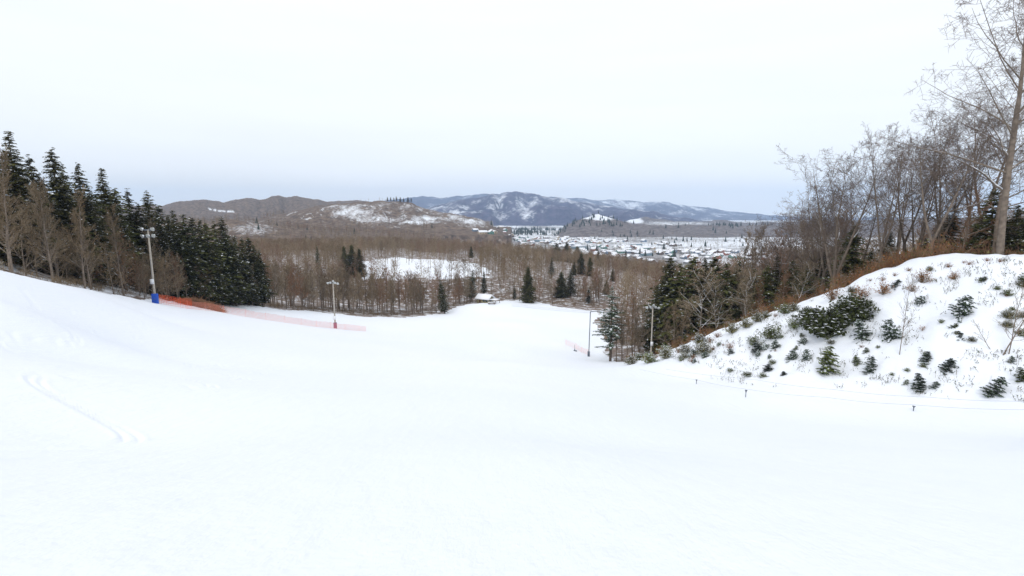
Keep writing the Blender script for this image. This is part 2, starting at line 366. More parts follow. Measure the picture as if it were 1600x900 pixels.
# ------------------------------------------------------------------ terrain mesh (one polar sheet, cut into named pieces)
POLAR={}
def build_terrain():
    a_front=np.radians(np.arange(-56,56.001,.13)); a_l=np.radians(np.linspace(-180,-56,22)[:-1]); a_r=np.radians(np.linspace(56,180,22)[1:])
    az=np.concatenate([a_l,a_front,a_r]); 
    r=np.concatenate([[0.0],np.geomspace(.5,12500,760)])
    A,Rr=np.meshgrid(az,r); X=np.sin(A)*Rr; Y=np.cos(A)*Rr
    H,rid,w=height(X,Y,True)
    nr,na=X.shape
    POLAR.update(az=az,r=r,H=H)
    V=np.stack([X,Y,H],axis=2).reshape(-1,3)
    idx=np.arange(nr*na).reshape(nr,na)
    Fc=np.stack([idx[:-1,:-1],idx[:-1,1:],idx[1:,1:],idx[1:,:-1]],axis=2).reshape(-1,4)[:, ::-1]
    cx=V[Fc].mean(axis=1); rr=np.hypot(cx[:,0],cx[:,1])
    lit=litter(V[:,0],V[:,1])
    px,py=project(V[:,0],V[:,1],V[:,2])
    ridv=rid.ravel(); wv=w.ravel(); fr=ridv[Fc].max(axis=1); 
    near=rr<640
    kind=np.where(near,0,np.where(fr==0,1,np.where(fr==1,2,np.where(fr==2,3,4))))
    # plateau left of the valley is wooded hill country
    ph=800+794*np.clip(cx[:,0]/np.maximum(cx[:,1],1),-2,2)
    kind=np.where((kind==1)&((ph<690+ (rr-700)*.0)|(cx[:,1]<0)),2,kind)
    # land cover: how much open snow
    x,y=V[:,0],V[:,1]
    snow=np.zeros(len(V))
    # valley floor open
    phv=800+794*np.clip(x/np.maximum(y,1),-2.2,2.2)
    val=.42+.38*fbm(x,y*.5,160,4,90)
    sn_val=.55+.34*fbm(x*.6,y*.45,120,4,91)
    n1=fbm(x,y,55,4,92); n2=fbm(x,y,220,3,93)
    sn_hill=.18+.10*n2
    # the scarred hill: open slope with tracks
    def blob(cx_,cy_,rx,ry,amt):
        return amt*np.exp(-(((px-cx_)/rx)**2+((py-cy_)/ry)**2)**2)
    hill=(y>1000)&(y<1950)
    # row position within hill
    fb=fbm(x*1.3,y,40,3,95)
    s_open=blob(540,332,30,11,.22)+blob(600,325,60,12,.10)+blob(630,345,60,8,.27)+blob(700,342,60,9,.20)+blob(570,340,30,7,.15)+blob(740,350,30,6,.2)
    s_open=s_open*(1+.5*fb)+.16*fb+.20*fbm(x,y*.3,9,3,99)+blob(620,330,130,16,.06)
    def stroke(pts,wd,amt):
        d=np.full(len(V),1e9)
        for (x0,y0),(x1,y1) in zip(pts[:-1],pts[1:]):
            L2=(x1-x0)**2+(y1-y0)**2; t=np.clip(((px-x0)*(x1-x0)+(py-y0)*(y1-y0))/L2,0,1)
            d=np.minimum(d,np.hypot(px-x0-t*(x1-x0),(py-y0-t*(y1-y0))*1.3))
        return amt*np.exp(-(d/wd)**2)
    tr=np.zeros(len(V))
    for pts in ([(448,337),(457,332),(466,331)],[(470,342),(478,335),(486,333),(489,338),(482,342),(470,342)],[(495,333),(508,324),(525,321),(543,321)],[(500,335),(515,333),(528,338)],
                [(545,320),(555,330),(565,343)],[(560,319),(580,322),(600,330),(622,335),(650,338),(668,343)],[(598,330),(604,340),(612,350)],[(632,318),(648,323),(668,333)],[(570,327),(590,335)]):
        tr=np.maximum(tr,stroke(pts,1.15,.58)*np.clip(.75+.5*fbm(x,y,30,3,210),.3,1.1))
    sn=np.where(hill,np.maximum(sn_hill+s_open,tr+.1),sn_hill)
    # low snowy shoulder left and the far left ridge flecks
    low=(y>640)&(y<1150)
    sn=np.where(low,sn_hill+blob(395,357,42,12,.27)+blob(330,352,30,8,.15)+blob(610,352,60,6,.1)+ (fb*.10),sn)
    back=(y>1950)&(y<4000)
    sn=np.where(back,sn_hill-.02+blob(335,330,40,7,.12)+blob(420,338,40,5,.08)+stroke([(325,326),(345,330),(365,331)],1.3,.5),sn)
    sn=np.where(ridv==0,np.where(phv>695,np.clip(sn_val,.25,.95),sn_hill),sn)
    # foothill: snowy crown
    foot=ridv==2
    sf=.20+.22*n1+blob(925,338,32,5,.7)+blob(945,341,18,4,.5)+blob(990,335,12,5,.6)+blob(992,345,14,4,.7)+stroke([(980,331),(1000,339)],3,.6)+blob(1060,349,60,3,.35)
    sn=np.where(foot,sf,sn)
    mt=ridv==3
    hh=(V[:,2]+80)/330
    sm=.17+.24*fbm(x,y*.6,420,5,96)+.50*fbm(x,y*.5,110,4,196)+.22*np.clip(hh,0,1.4)**1.6+(.24*ss(860,960,phv)-.18)*ss(7000,9000,y)+stroke([(775,322),(790,323)],3,.45)+stroke([(830,309),(838,308)],2,.4)+.10*fbm(x,y,1500,2,97)
    sn=np.where(mt,sm,sn)
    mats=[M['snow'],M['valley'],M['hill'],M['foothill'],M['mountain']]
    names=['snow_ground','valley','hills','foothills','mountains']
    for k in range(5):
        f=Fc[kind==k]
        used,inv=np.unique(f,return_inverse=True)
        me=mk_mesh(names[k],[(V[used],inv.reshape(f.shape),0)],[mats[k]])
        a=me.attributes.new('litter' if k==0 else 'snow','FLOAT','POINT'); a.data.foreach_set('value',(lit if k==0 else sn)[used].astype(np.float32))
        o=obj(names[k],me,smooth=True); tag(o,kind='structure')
import time as _t
_t0=_t.time()
build_terrain()
print('terrain',_t.time()-_t0)
def height(x, y):
    """the height of the finished terrain sheet itself"""
    x=np.asarray(x,float); y=np.asarray(y,float); az=POLAR['az']; r=POLAR['r']; H=POLAR['H']
    a=np.arctan2(x,y); rr=np.hypot(x,y)
    i=np.clip(np.searchsorted(az,a)-1,0,len(az)-2); j=np.clip(np.searchsorted(r,rr)-1,0,len(r)-2)
    fa=(a-az[i])/(az[i+1]-az[i]); fr=np.clip((rr-r[j])/(r[j+1]-r[j]),0,1)
    return (H[j,i]*(1-fa)+H[j,i+1]*fa)*(1-fr)+(H[j+1,i]*(1-fa)+H[j+1,i+1]*fa)*fr

# ------------------------------------------------------------------ tree generators
def rv(): 
    return Vector((random.gauss(0,1),random.gauss(0,1),random.gauss(0,1))).normalized()
def bare_tree(seed, H, r0, spread=.5, first=.35, levels=3, nb=(14,7,6), twig_r=.015, fork=0, wig=.12, lens=(.34,.42,.5), up=.25):
    random.seed(seed); seg={0:[],1:[],2:[],3:[],4:[]}
    def grow(p,d,L,r,lev,rt):
        n=max(2,[10,6,4,3,2][lev]); step=L/n; pts=[(p.copy(),r)]
        q=p.copy(); dd=d.copy()
        for i in range(n):
            w=wig*(.5 if lev==0 else 1.3)
            dd=(dd+rv()*w+Vector((0,0,1))*(up*.3 if lev else .10)).normalized()
            q2=q+dd*step; r1=r+(rt-r)*(i+1)/n
            r_a=r+(rt-r)*i/n
            seg[lev].append((*q,*q2,r_a,r1)); q=q2; pts.append((q.copy(),r1))
        if lev>=levels: return
        k=nb[lev]
        for c in range(k):
            f=(first+(1-first)*(c+random.random())/k) if lev==0 else (.18+.8*(c+random.random())/k)
            f=min(f,.99); i=int(f*n); t=f*n-i
            a,ra=pts[i]; b,rb=pts[min(i+1,n)]
            pos=a.lerp(b,t); rr=ra+(rb-ra)*t
            base=(b-a).normalized()
            side=rv(); side=(side-base*side.dot(base))
            if side.length<1e-3: continue
            side.normalize()
            sp=spread*(1.25-.6*f if lev==0 else 1)*random.uniform(.75,1.25)
            nd=(base*math.cos(sp*1.3)+side*math.sin(sp*1.3)).normalized()
            ll=L*lens[lev]*(1.15-.65*f if lev==0 else 1.1-.5*f)*random.uniform(.7,1.25)
            r_c=max(rr*random.uniform(.38,.6),twig_r*1.1)
            grow(pos,nd,ll,r_c,lev+1,twig_r*.6 if lev+1>=levels else max(twig_r*.9,r_c*.16))
    starts=[(Vector((0,0,-.3)),Vector((random.gauss(0,.04),random.gauss(0,.04),1)).normalized(),H,r0)]
    if fork:
        h=H*fork; 
        p=Vector((0,0,-.3)); d=starts[0][1]
        seg[0].append((*p,*(p+d*(h+.3)),r0,r0*.85))
        base=p+d*(h+.3); starts=[]
        k=random.choice((2,3)); a0=random.random()*6.28
        for i in range(k):
            a=a0+i*6.28/k; t=random.uniform(.22,.42)
            starts.append((base,Vector((math.cos(a)*t,math.sin(a)*t,1)).normalized(),(H-h)*random.uniform(.8,1),r0*.62))
    for s in starts: grow(s[0],s[1],s[2],s[3],0,twig_r*1.3)
    return seg
def tree_meshes(name, seg, levels, bark, twig):
    pt=[]; pc=[]
    V,Fc=tubes(seg[0],8); pt.append((V,Fc,0))
    V,Fc=tubes(seg[1],5); pt.append((V,Fc,0))
    for l in range(2,levels+1):
        V,Fc=tubes(seg[l],3)
        pc.append((V,Fc,0))
    return mk_mesh(name+'_trunk',pt,[M[bark]]), mk_mesh(name+'_crown',pc,[M[twig]])
def spruce(seed, H, Rr, base=.08, whorl=.30, dens=1.0, snowf=.08, leaf=.5, droop=.35, ragged=.25, narrow=.85):
    random.seed(seed); tr=[]; tri=[]; mi=[]
    tr.append((0,0,-.4,0,0,H*.5,H*.016+.02,H*.010+.01)); tr.append((0,0,H*.5,0,0,H*.98,H*.010+.01,.015))
    z=H*base
    br=[]
    while z<H*.985:
        t=(z-H*base)/(H*(1-base)); L0=Rr*((1-t)**narrow)*(1 if t>.08 else .75)*(1+.18*math.sin(t*23+seed))
        n=int((6+3*(1-t))*dens); a0=random.random()*6.28
        for k in range(max(3,n)):
            a=a0+k*6.283/max(3,n)+random.gauss(0,.2); L=L0*random.uniform(1-ragged*1.5,1+ragged*.6)+.05*min(1,H/4)
            if random.random()<ragged*.25: continue
            dr=droop*random.uniform(.6,1.3); zz=z+random.gauss(0,whorl*.8)
            ca,sa=math.cos(a),math.sin(a)
            br.append((0,0,zz,ca*L*.8,sa*L*.8,zz-dr*L*.6,.03*L/2+.008,.008))
            m=max(3,int(L/leaf*3.0)); lf=leaf*min(1,.45+L/Rr*.9)
            for i in range(m):
                s=(i+.5+random.uniform(-.4,.4))/m; s=max(.05,s)
                bx,by,bz=ca*L*s,sa*L*s,zz-dr*L*s*s*.7+.12*L*s
                for side in (-1,1):
                    ln=lf*random.uniform(.7,1.5)*(1.15-.6*s); w=lf*random.uniform(.25,.5)
                    aa=a+side*random.uniform(.35,1.1)
                    ex,ey,ez=bx+math.cos(aa)*ln,by+math.sin(aa)*ln,bz-ln*random.uniform(.05,.6)
                    px_,py_=-math.sin(aa)*w,math.cos(aa)*w; tz=random.uniform(-.5,.5)*w
                    tri.append(((bx-px_,by-py_,bz-tz),(bx+px_,by+py_,bz+tz),(ex,ey,ez))); 
                    hi=.5+.5*s
                    mi.append(0)
                    if random.random()<snowf*hi:
                        o=.05; tri.append(((bx-px_,by-py_,bz-tz+o),(bx+px_,by+py_,bz+tz+o),((bx+ex)/2,(by+ey)/2,(bz+ez)/2+o+.02))); mi.append(1)
        z+=whorl*random.uniform(.8,1.2)*(1-.35*t)
    tri=np.array(tri); V=tri.reshape(-1,3); Fc=np.arange(len(V)).reshape(-1,3)
    return tr,br,V,Fc,np.array(mi)
def spruce_meshes(name, s, needle='needle'):
    tr,br,V,Fc,mi=s
    V0,F0=tubes(tr,7); Vb,Fb=tubes(br,3)
    return mk_mesh(name+'_trunk',[(V0,F0,0)],[M['trunk_dark']]), mk_mesh(name+'_crown',[(V,Fc,mi),(Vb,Fb,2)],[M[needle],M['snow_clump'],M['trunk_dark']])

PROTO={}
def proto(key, H, meshes):
    z=[]
    for m_ in meshes:
        a=np.empty(len(m_.vertices)*3,np.float32); m_.vertices.foreach_get('co',a); z.append(a[2::3])
    z=np.sort(np.concatenate(z)); PROTO[key]=(float(z[-max(2,len(z)//400)]),meshes)
for i in range(5):   # forest-grown bare trees, slim
    s=bare_tree(100+i,15,.17,spread=.55,first=.22,levels=3,nb=(26,9,7),twig_r=.017,wig=.10,lens=(.24,.42,.5))
    proto(('bare',i),15,tree_meshes('bare_tree',s,3,'bark',['twig','twig_light','twig','twig_red','twig_light'][i]))
for i in range(4):   # small bushy bare trees
    s=bare_tree(200+i,8,.09,spread=.62,first=.08,levels=3,nb=(20,8,5),twig_r=.013,wig=.14,lens=(.36,.42,.5))
    proto(('brush',i),8,tree_meshes('thicket_tree',s,3,'bark',['twig','twig_light','twig_red','twig'][i]))
for i in range(4):   # broad skyline trees
    s=bare_tree(300+i,15,.22,spread=.68,first=.22,levels=4,nb=(12,6,5,3),twig_r=.0085,fork=[.16,.22,.12,.3][i],wig=.12,lens=(.50,.48,.5,.5),up=.10)
    proto(('broad',i),14,tree_meshes('broad_tree',s,4,'bark','twig_dark'))
s=bare_tree(340,24,.27,spread=.80,first=.22,levels=4,nb=(22,8,6,5),twig_r=.010,wig=.10,lens=(.44,.46,.48,.5),up=.08); proto(('giant',0),24,tree_meshes('tall_tree',s,4,'bark','twig_dark'))
for i in range(2):   # snow laden leaning trees
    s=bare_tree(360+i,10,.12,spread=.75,first=.2,levels=3,nb=(15,9,7),twig_r=.017,wig=.17,lens=(.5,.45,.45),up=.1)
    proto(('laden',i),10,tree_meshes('snow_laden_tree',s,3,'bark_snowy','twig_light'))
for i in range(2):
    s=bare_tree(380+i,6.5,.045,spread=.6,first=.25,levels=2,nb=(14,6),twig_r=.010,wig=.13,lens=(.24,.4),up=.4)
    proto(('sapling',i),6.5,tree_meshes('sapling',s,2,'bark','twig'))
for i in range(4):
    proto(('spruce',i),16,spruce_meshes('spruce',spruce(400+i,16,[3.1,2.8,3.4,2.6][i],snowf=.13,narrow=.72,ragged=[.2,.28,.24,.32][i],base=[.10,.16,.08,.2][i])))
for i in range(2):
    proto(('olive_spruce',i),12,spruce_meshes('olive_spruce',spruce(410+i,12,3.2,snowf=.10,narrow=.65,ragged=.35,base=.06),'needle_olive'))
proto(('dense_spruce',0),14,spruce_meshes('dense_spruce',spruce(420,14,3.6,base=.03,snowf=.004,ragged=.12,dens=1.3,narrow=.62,leaf=.6)))
for i in range(3):
    proto(('fir',i),2.2,spruce_meshes('young_fir',spruce(430+i,2.2,.85,base=.02,whorl=.13,leaf=.26,snowf=.8,ragged=.6,droop=.25,narrow=.5),['needle_blue','needle_green','needle_blue'][i]))
# half-bare spruce: bare spars with snow
proto(('spar',0),15,spruce_meshes('sparse_spruce',spruce(450,15,3.3,base=.2,whorl=.75,dens=.9,snowf=.45,ragged=.5,leaf=.55,droop=.2),'needle_blue'))

_n_made={}
def plant(key, x, y, z, H, name, label, cat, group, rz=None, lean=None, wid=1.0):
    Hp,(mt,mc)=PROTO[key]; s=H/Hp
    r=empty(name,(x,y,z-.05),random.random()*6.28 if rz is None else rz)
    r.scale=(s*wid,s*wid,s)
    if lean: r.rotation_euler=(lean[0],lean[1],r.rotation_euler.z)
    tag(r,label,cat,group)
    obj('trunk',mt,r); obj('crown',mc,r)
    return r
def by_top(key, px, ptop, Y, name, label, cat, group, px_base=None, **k):
    if k.get('lean') and px_base is not None: x,y,z=gpoint(px_base,Y)
    else:
        x,y=W(px,ptop,Y)[0],Y; z=float(height(np.array([x]),np.array([y]))[0])
    top=W(px,ptop,Y)[2]; H=max(top-z,1.0)
    return plant(key,x,y,z,H,name,label,cat,group,**k)

random.seed(5)
# ---- left side spruces (skyline first)
G_LS='spruces standing on the left skyline'
sk=[(12,206,60,'tallest dark spruce at the far left edge of the photo'),
    (45,243,66,'dark spruce just right of the tallest one at the left edge'),
    (80,233,72,'pointed spruce standing clear above the left wood'),
    (121,256,79,'pointed spruce second to the right of the highest clear point'),
    (158,264,86,'wide pointed spruce in the middle of the left skyline'),
    (199,296,94,'small pointed spruce tip just left of the tall lamp post'),
    (229,300,98,'spruce whose tip stands right behind the tall lamp post')]
for i,(px,pt,Y,lab) in enumerate(sk):
    by_top(('spruce',i%4),px,pt,Y,'spruce_tree',lab,'spruce',G_LS)
LB='dark spruce packed in the left wood behind the bare trees'
for i,(px,pt,Y) in enumerate([(-30,225,62),(-10,262,58),(28,262,72),(60,272,68),(98,268,76),(102,290,72),(138,290,82),(140,318,78),(178,296,90),(180,325,86),(30,300,64),(215,318,94),(60,312,72)]):
    by_top(('spruce',(i*7+1)%4) if i%2 else ('olive_spruce',i%4//2),px,pt,Y,'spruce_tree',LB,'spruce','spruces packed behind the left skyline',wid=1.1)
LC='dark spruce in the dense dark stand right of the tall lamp post'
for i,(px,pt,Y) in enumerate([(247,318,102),(262,333,100),(270,328,108),(286,340,106),(299,343,112),(312,338,110),(322,352,107),(334,346,114),(346,343,118),(352,360,112),(366,364,117),(377,372,121),(388,376,124),(396,386,123),(404,398,126),(300,370,103),(330,378,106),(362,388,112),(280,360,100),(255,350,97),(383,395,118)]):
    by_top(('spruce',(i*5+2)%4) if i%3 else ('olive_spruce',i%2),px,pt+random.uniform(-5,6),Y,'spruce_tree',LC,'spruce','spruces in the dark stand beside the run',wid=1.15)

# ---- bare trees of the left wood
nb_=0
used_xy=[]
def free(x,y,d):
    for a,b in used_xy:
        if (a-x)**2+(b-y)**2<d*d: return False
    used_xy.append((x,y)); return True
LW='bare brown tree in the wood beyond the left snow crest'
random.seed(21)
t=0
while nb_<54 and t<900:
    t+=1
    px=random.uniform(-25,262); Ye=np.interp(px,[-25,0,100,200,243,300],[42,44,54,69,78,95])
    Y=Ye+3+random.random()**1.3*20
    x,y,z=gpoint(px,Y)
    if not free(x,y,1.9): continue
    key=('brush',random.randrange(4)) if random.random()<.55 else ('bare',random.randrange(5))
    H=random.uniform(6.5,9.5) if key[0]=='brush' else random.uniform(9,14)
    plant(key,x,y,z,H,'bare_tree',LW,'bare tree','bare trees in the left wood'); nb_+=1
LR='bare brown tree in front of the dark spruce stand by the orange fence'
t=0;k=0
while k<26 and t<500:
    t+=1
    px=random.uniform(262,400); Y=np.interp(px,[262,300,400],[84,97,120])+random.random()*6
    x,y,z=gpoint(px,Y)
    if not free(x,y,2.0): continue
    plant(('bare',random.randrange(5)) if random.random()<.5 else ('brush',random.randrange(4)),x,y,z,random.uniform(6,10.5),'bare_tree',LR,'bare tree','bare trees before the spruce stand'); k+=1; nb_+=1
# ---- front rows of the middle wood
LM='bare brown tree at the front edge of the wood across the run'
k=t=0
while k<110 and t<3000:
    t+=1
    px=random.uniform(395,742); Ye=np.interp(px,[395,400,450,500,560,640,700,745],[122,122,138,153,156,164,182,204])
    Y=Ye+random.random()**1.2*26
    x,y,z=gpoint(px,Y)
    if not free(x,y,2.3): continue
    row=np.interp(px,[395,450,520,600,680,742],[395,408,415,420,428,430])+random.uniform(-4,14)+ (0 if Y-Ye>10 else 8)
    H=max(6.5,W(px,row,Y)[2]-z)
    plant(('bare',random.randrange(5)),x,y,z,min(H,18),'bare_tree',LM,'bare tree','bare trees fronting the middle wood',wid=1.15); k+=1; nb_+=1
LH='bare tree in the wood behind the far end of the run right of the hut'
k=t=0
while k<30 and t<1000:
    t+=1
    px=random.uniform(765,950); Y=np.interp(px,[765,850,950],[214,206,212])+random.random()**1.3*28
    x,y,z=gpoint(px,Y)
    if (abs(px-825)<12 or abs(px-884)<15) and Y<228: continue
    if not free(x,y,2.6): continue
    H=W(px,np.interp(px,[765,850,950],[428,428,425])+random.uniform(-4,12),Y)[2]-z
    plant(('bare',random.randrange(5)),x,y,z,max(7,min(H,17)),'bare_tree',LH,'bare tree','bare trees behind the far end of the run',wid=1.15); k+=1; nb_+=1

# ---- conifers in the middle distance
for (key,px,pt,Y,wid,lab,grp,lean) in [
  (('dense_spruce',0),825,417,204,.95,'solitary dense dark green spruce at the far end of the run',None,None),
  (('spruce',1),735,421,207,1.2,'dark spruce directly left of the snow-roofed hut',None,(0,R(-5))),
  (('spruce',3),756,424,222,1.1,'slim dark conifer rising right behind the snow-roofed hut',None,None),
  (('spruce',0),694,436,176,1.0,'leaning ragged spruce at the wood edge left of the hut',None,(0,R(-7))),
  (('spruce',2),804,446,214,1.0,'short ragged spruce just left of the dense dark spruce',None,None),
  (('dense_spruce',0),877,425,226,1.3,'broad dark conifer right of the solitary dense spruce',None,None),
  (('spruce',2),892,420,232,1.4,'taller of the two joined conifers right of the solitary spruce',None,None),
  (('spruce',0),920,449,214,1.2,'low dark conifer at the right end of the far tree line',None,None),
  (('dense_spruce',0),908,396,330,1.2,'broad dark evergreen rising above the brown wood at right centre',None,None),
  (('dense_spruce',0),922,402,322,1.1,'second broad evergreen at the right of the high dark clump',None,None),
  (('dense_spruce',0),897,408,318,1.0,'lower evergreen on the left of the high dark clump',None,None),
  (('dense_spruce',0),537,385,262,.85,'left evergreen of the dark clump above the middle wood',None,None),
  (('dense_spruce',0),549,383,266,1.0,'middle evergreen of the dark clump above the middle wood',None,None),
  (('dense_spruce',0),561,389,262,1.0,'right evergreen of the dark clump above the middle wood',None,None),
  (('spruce',1),495,384,275,.8,'single small dark conifer left of the dark clump',None,None),
  (('dense_spruce',0),736,385,388,1.0,'small dark conifer at the upper right corner of the snowy clearing',None,None),
  (('dense_spruce',0),870,380,505,1.6,'dark evergreen crest tree in front of the town, left one',None,None),
  (('dense_spruce',0),886,380,515,1.6,'dark evergreen crest tree in front of the town, middle one',None,None),
  (('dense_spruce',0),902,385,510,1.5,'dark evergreen crest tree in front of the town, right one',None,None),
  (('dense_spruce',0),948,438,238,1.1,'dark evergreen at the right end of the brown wood behind the hooked post',None,None),
  (('spruce',0),862,402,300,1.2,'dark conifer inside the brown wood left of the high dark clump',None,None),
  (('dense_spruce',0),958,420,300,1.0,'dark evergreen deep in the brown wood right of the high dark clump',None,None),
  (('spruce',2),935,392,430,1.3,'dark conifer near the ridge top right of the high dark clump',None,None),
  (('spruce',2),978,393,470,1.2,'dark conifer on the wood ridge below the town',None,None),
  (('spruce',0),1010,402,450,1.2,'dark conifer where the wood ridge meets the right trees',None,None),
 ]:
    by_top(key,px,pt,Y,'spruce_tree',lab,'spruce',grp,wid=wid,lean=lean)

# ---- right side: trees behind the bank
G_RS='trees on the right skyline'
for (key,px,pt,Y,pb,lab,lean,wid) in [
  (('giant',0),1655,-190,46,1562,'largest tall bare tree at the right edge, reaching above the photo',(0,R(-2)),1.0),
  (('broad',0),1480,172,52,1470,'bare tree with the thick dark trunk above the bank crest',None,1.0),
  (('broad',1),1400,188,60,1420,'tall slender bare tree left of the thick dark trunk',None,.8),
  (('broad',2),1325,198,63,1310,'wide forked bare tree standing alone on the right skyline',None,1.15),
  (('broad',3),1262,278,72,1282,'rounded bare tree leaning left, lowest of the right skyline',(0,R(-10)),1.1),
  (('broad',1),1545,150,62,1548,'bare tree behind the trunk of the largest tree',None,.9),
  (('broad',3),1440,190,68,1446,'bare tree between the slender tree and the thick dark trunk',None,.85),
  (('giant',0),1606,30,54,1600,'second tall bare tree at the right edge close behind the largest',None,.9),
  (('broad',0),1362,232,72,1368,'thin bare tree between the forked tree and the slender tree',None,.8),
  (('broad',2),1512,200,74,1508,'bare tree seen through the branches right of the thick trunk',None,.8),
  (('broad',0),1425,205,80,1440,'slender bare tree behind the others near the middle of the right skyline',None,.9),
  (('broad',2),1455,180,62,1462,'finely branched bare tree touching the thick dark trunk on its left',None,.85),
  (('broad',1),1500,165,60,1500,'finely branched bare tree touching the thick dark trunk on its right',None,.85),
  (('broad',3),1575,120,70,1570,'tall bare tree far behind the largest tree',None,.9),
  (('broad',3),1240,318,88,1245,'brown bare tree behind the small thin tree at the skyline end',None,1.0),
  (('broad',1),1272,300,80,1280,'bare tree close behind the rounded leaning tree',None,1.0),
  (('broad',0),1290,268,76,1296,'bare tree left of the wide forked tree, half its size',None,1.0),
  (('broad',1),1222,330,92,1228,'small thin bare tree at the left end of the right skyline',None,.9),
  (('broad',0),1186,335,104,1190,'faint bare tree before the blue mountains, last on the left',None,.8),
  (('broad',2),1300,290,80,1305,'bare tree in the shade of the wide forked tree',None,.8),
 ]:
    by_top(key,px,pt,Y,'bare_tree',lab,'bare tree',G_RS,px_base=pb,lean=lean,wid=wid); nb_+=1
for (key,px,pt,Y,pb,lab,lean) in [
  (('laden',0),1075,415,84,1092,'snow-laden bare tree with pale limbs spreading left behind the low bank',(0,R(-9))),
  (('laden',1),1110,425,82,1120,'leaning snow-laden bare tree behind the middle of the bank',(0,R(-12))),
  (('laden',0),1150,418,80,1165,'snow-laden bare tree with arching limbs at the centre of the right wood',(0,R(-10))),
  (('laden',1),1225,400,72,1240,'snow-laden bare tree bending left below the skyline trees',(0,R(-15))),
  (('laden',0),1300,395,64,1315,'short snow-laden tree near the rusty brush',(0,R(-16))),
  (('laden',1),1385,380,58,1400,'short broken snow-laden tree beside the bank crest',(0,R(-18))),
 ]:
    by_top(key,px,pt,Y,'bare_tree',lab,'bare tree','snow-laden trees of the right wood',px_base=pb,lean=lean); nb_+=1
GB=0
for i in range(9):
    px=1165+i*20+random.uniform(-6,6); Y=random.uniform(92,125)
    by_top(('bare',i%5),px,np.interp(px,[1150,1200,1260,1330,1400],[372,352,325,305,290])+random.uniform(-6,18),Y,'bare_tree','slim brown bare tree in the thin row screening the right part of the valley','bare tree','slim trees screening the valley',wid=1.3)
LRB='bare brown tree crowded in the wood behind the right bank'
random.seed(33); k=t=0
while k<34 and t<1500:
    t+=1
    px=random.uniform(985,1600); Ye=np.interp(px,[985,1040,1130,1230,1360,1500,1600],[94,88,76,66,56,52,50])
    Y=Ye+1+random.random()*32
    x,y,z=gpoint(px,Y)
    if abs(px-1018)<13 and Y<104: continue
    if not free(x,y,2.0): continue
    row=np.interp(px,[985,1050,1120,1200,1300,1400,1600],[455,425,408,400,350,300,280])+random.uniform(0,50)
    H=W(px,row,Y)[2]-z
    key=('bare',random.randrange(5)) if random.random()<.6 else ('brush',random.randrange(4))
    plant(key,x,y,z,max(4.5,min(H,14)),'bare_tree',LRB,'bare tree','bare trees behind the right bank'); k+=1; nb_+=1
LRC='dark conifer with snow flecks among the bare trees behind the right bank'
for i,(px,pt,Y) in enumerate([(1030,448,108),(1040,425,102),(1048,400,98),(1064,412,96),(1084,402,101),(1102,404,98),(1118,400,104),(1136,412,96),(1155,408,100),(1178,420,92),(1200,415,88),(1216,398,92),(1240,408,80),(1262,415,74),(1288,392,78),(1335,352,66),(1362,392,64),(1392,362,66),(1416,388,62),(1448,372,64),(1492,322,60),(1520,362,58),(1556,296,56),(1592,318,54),(1624,305,52),(1535,345,62),(1578,350,60)]):
    by_top(('spruce',(i*3)%4) if i%3==2 else ('olive_spruce',i%2),px,pt,Y,'spruce_tree',LRC,'spruce','conifers behind the right bank',wid=1.25)
by_top(('spar',0),957,443,98,'spruce_tree','half-bare spruce with snowy boughs beside the hooked post at the bank end','spruce',None,wid=1.05)
for i,(px,pt,Y) in enumerate([(966,470,99),(975,462,101),(984,476,97),(992,455,103),(1003,462,100)]):
    by_top(('bare',i%5),px,pt,Y,'bare_tree','thin bare tree right beside the half-bare snowy spruce','bare tree','thin trees at the bank end'); nb_+=1

# ------------------------------------------------------------------ bank plants
random.seed(44)
def bankpt(px,py):
    """ground point seen at this pixel, found by walking along the line of sight"""
    d=Vector(W(px,py,1.0)); Ys=np.arange(8,110,.15)
    X=d.x*Ys; Z=d.z*Ys; h=height(X,Ys); i=np.argmax(Z<=h)
    return (float(X[i]),float(Ys[i]),float(h[i]))
def young(px,py,h_px,key,label,name='young_fir',cat='young fir',group=None,wid=1.0,lean=None):
    x,y,z=bankpt(px,py); plant(key,x,y,z-.15,h_px*.92*y/F,name,label,cat,group,wid=wid,lean=lean or (random.uniform(-.35,.2),random.uniform(-.4,.4)))
young(1290,583,52,('fir',1),'green snow-dusted fir low on the bank below the big dark bush',wid=1.0)
young(1350,530,38,('fir',0),'small blue-green fir with thin boughs right of the big dark bush')
young(1395,528,42,('fir',2),'snow-flecked young fir just left of the tall leafless sapling')
young(1500,493,44,('fir',2),'sparse blue-green young fir high on the right of the bank')
young(1358,582,32,('fir',0),'pale green young fir low on the bank left of the tall sapling')
young(1340,572,20,('fir',1),'round dark green seedling between the two low firs')
young(1262,562,24,('fir',2),'dark tilted seedling left of the green snow-dusted fir')
young(1477,586,34,('fir',0),'snow-buried fir bent over in the middle right of the bank',lean=(0,R(35)))
young(1438,612,36,('fir',2),'bluish young fir lowest on the bank near the ropes')
young(1545,620,44,('fir',0),'large bluish young fir at the foot of the bank on the right')
young(1598,598,30,('fir',1),'green fir bough poking from the bank at the right edge')
young(1598,440,32,('fir',1),'dark fir bough on the bank crest at the right edge',lean=(0,R(-30)))
young(1445,568,26,('fir',2),'little fir between the tall sapling and the bent buried fir')
young(1210,545,20,('fir',0),'little fir on the bank below the olive bush')
young(1185,556,14,('fir',2),'tiny bluish seedling left of the little fir on the bank')
young(1085,567,12,('fir',0),'tiny seedling low on the left end of the bank')
young(1580,568,16,('fir',0),'dark seedling above the large bluish fir')
young(1415,600,14,('fir',1),'tiny seedling above the lowest bluish fir')
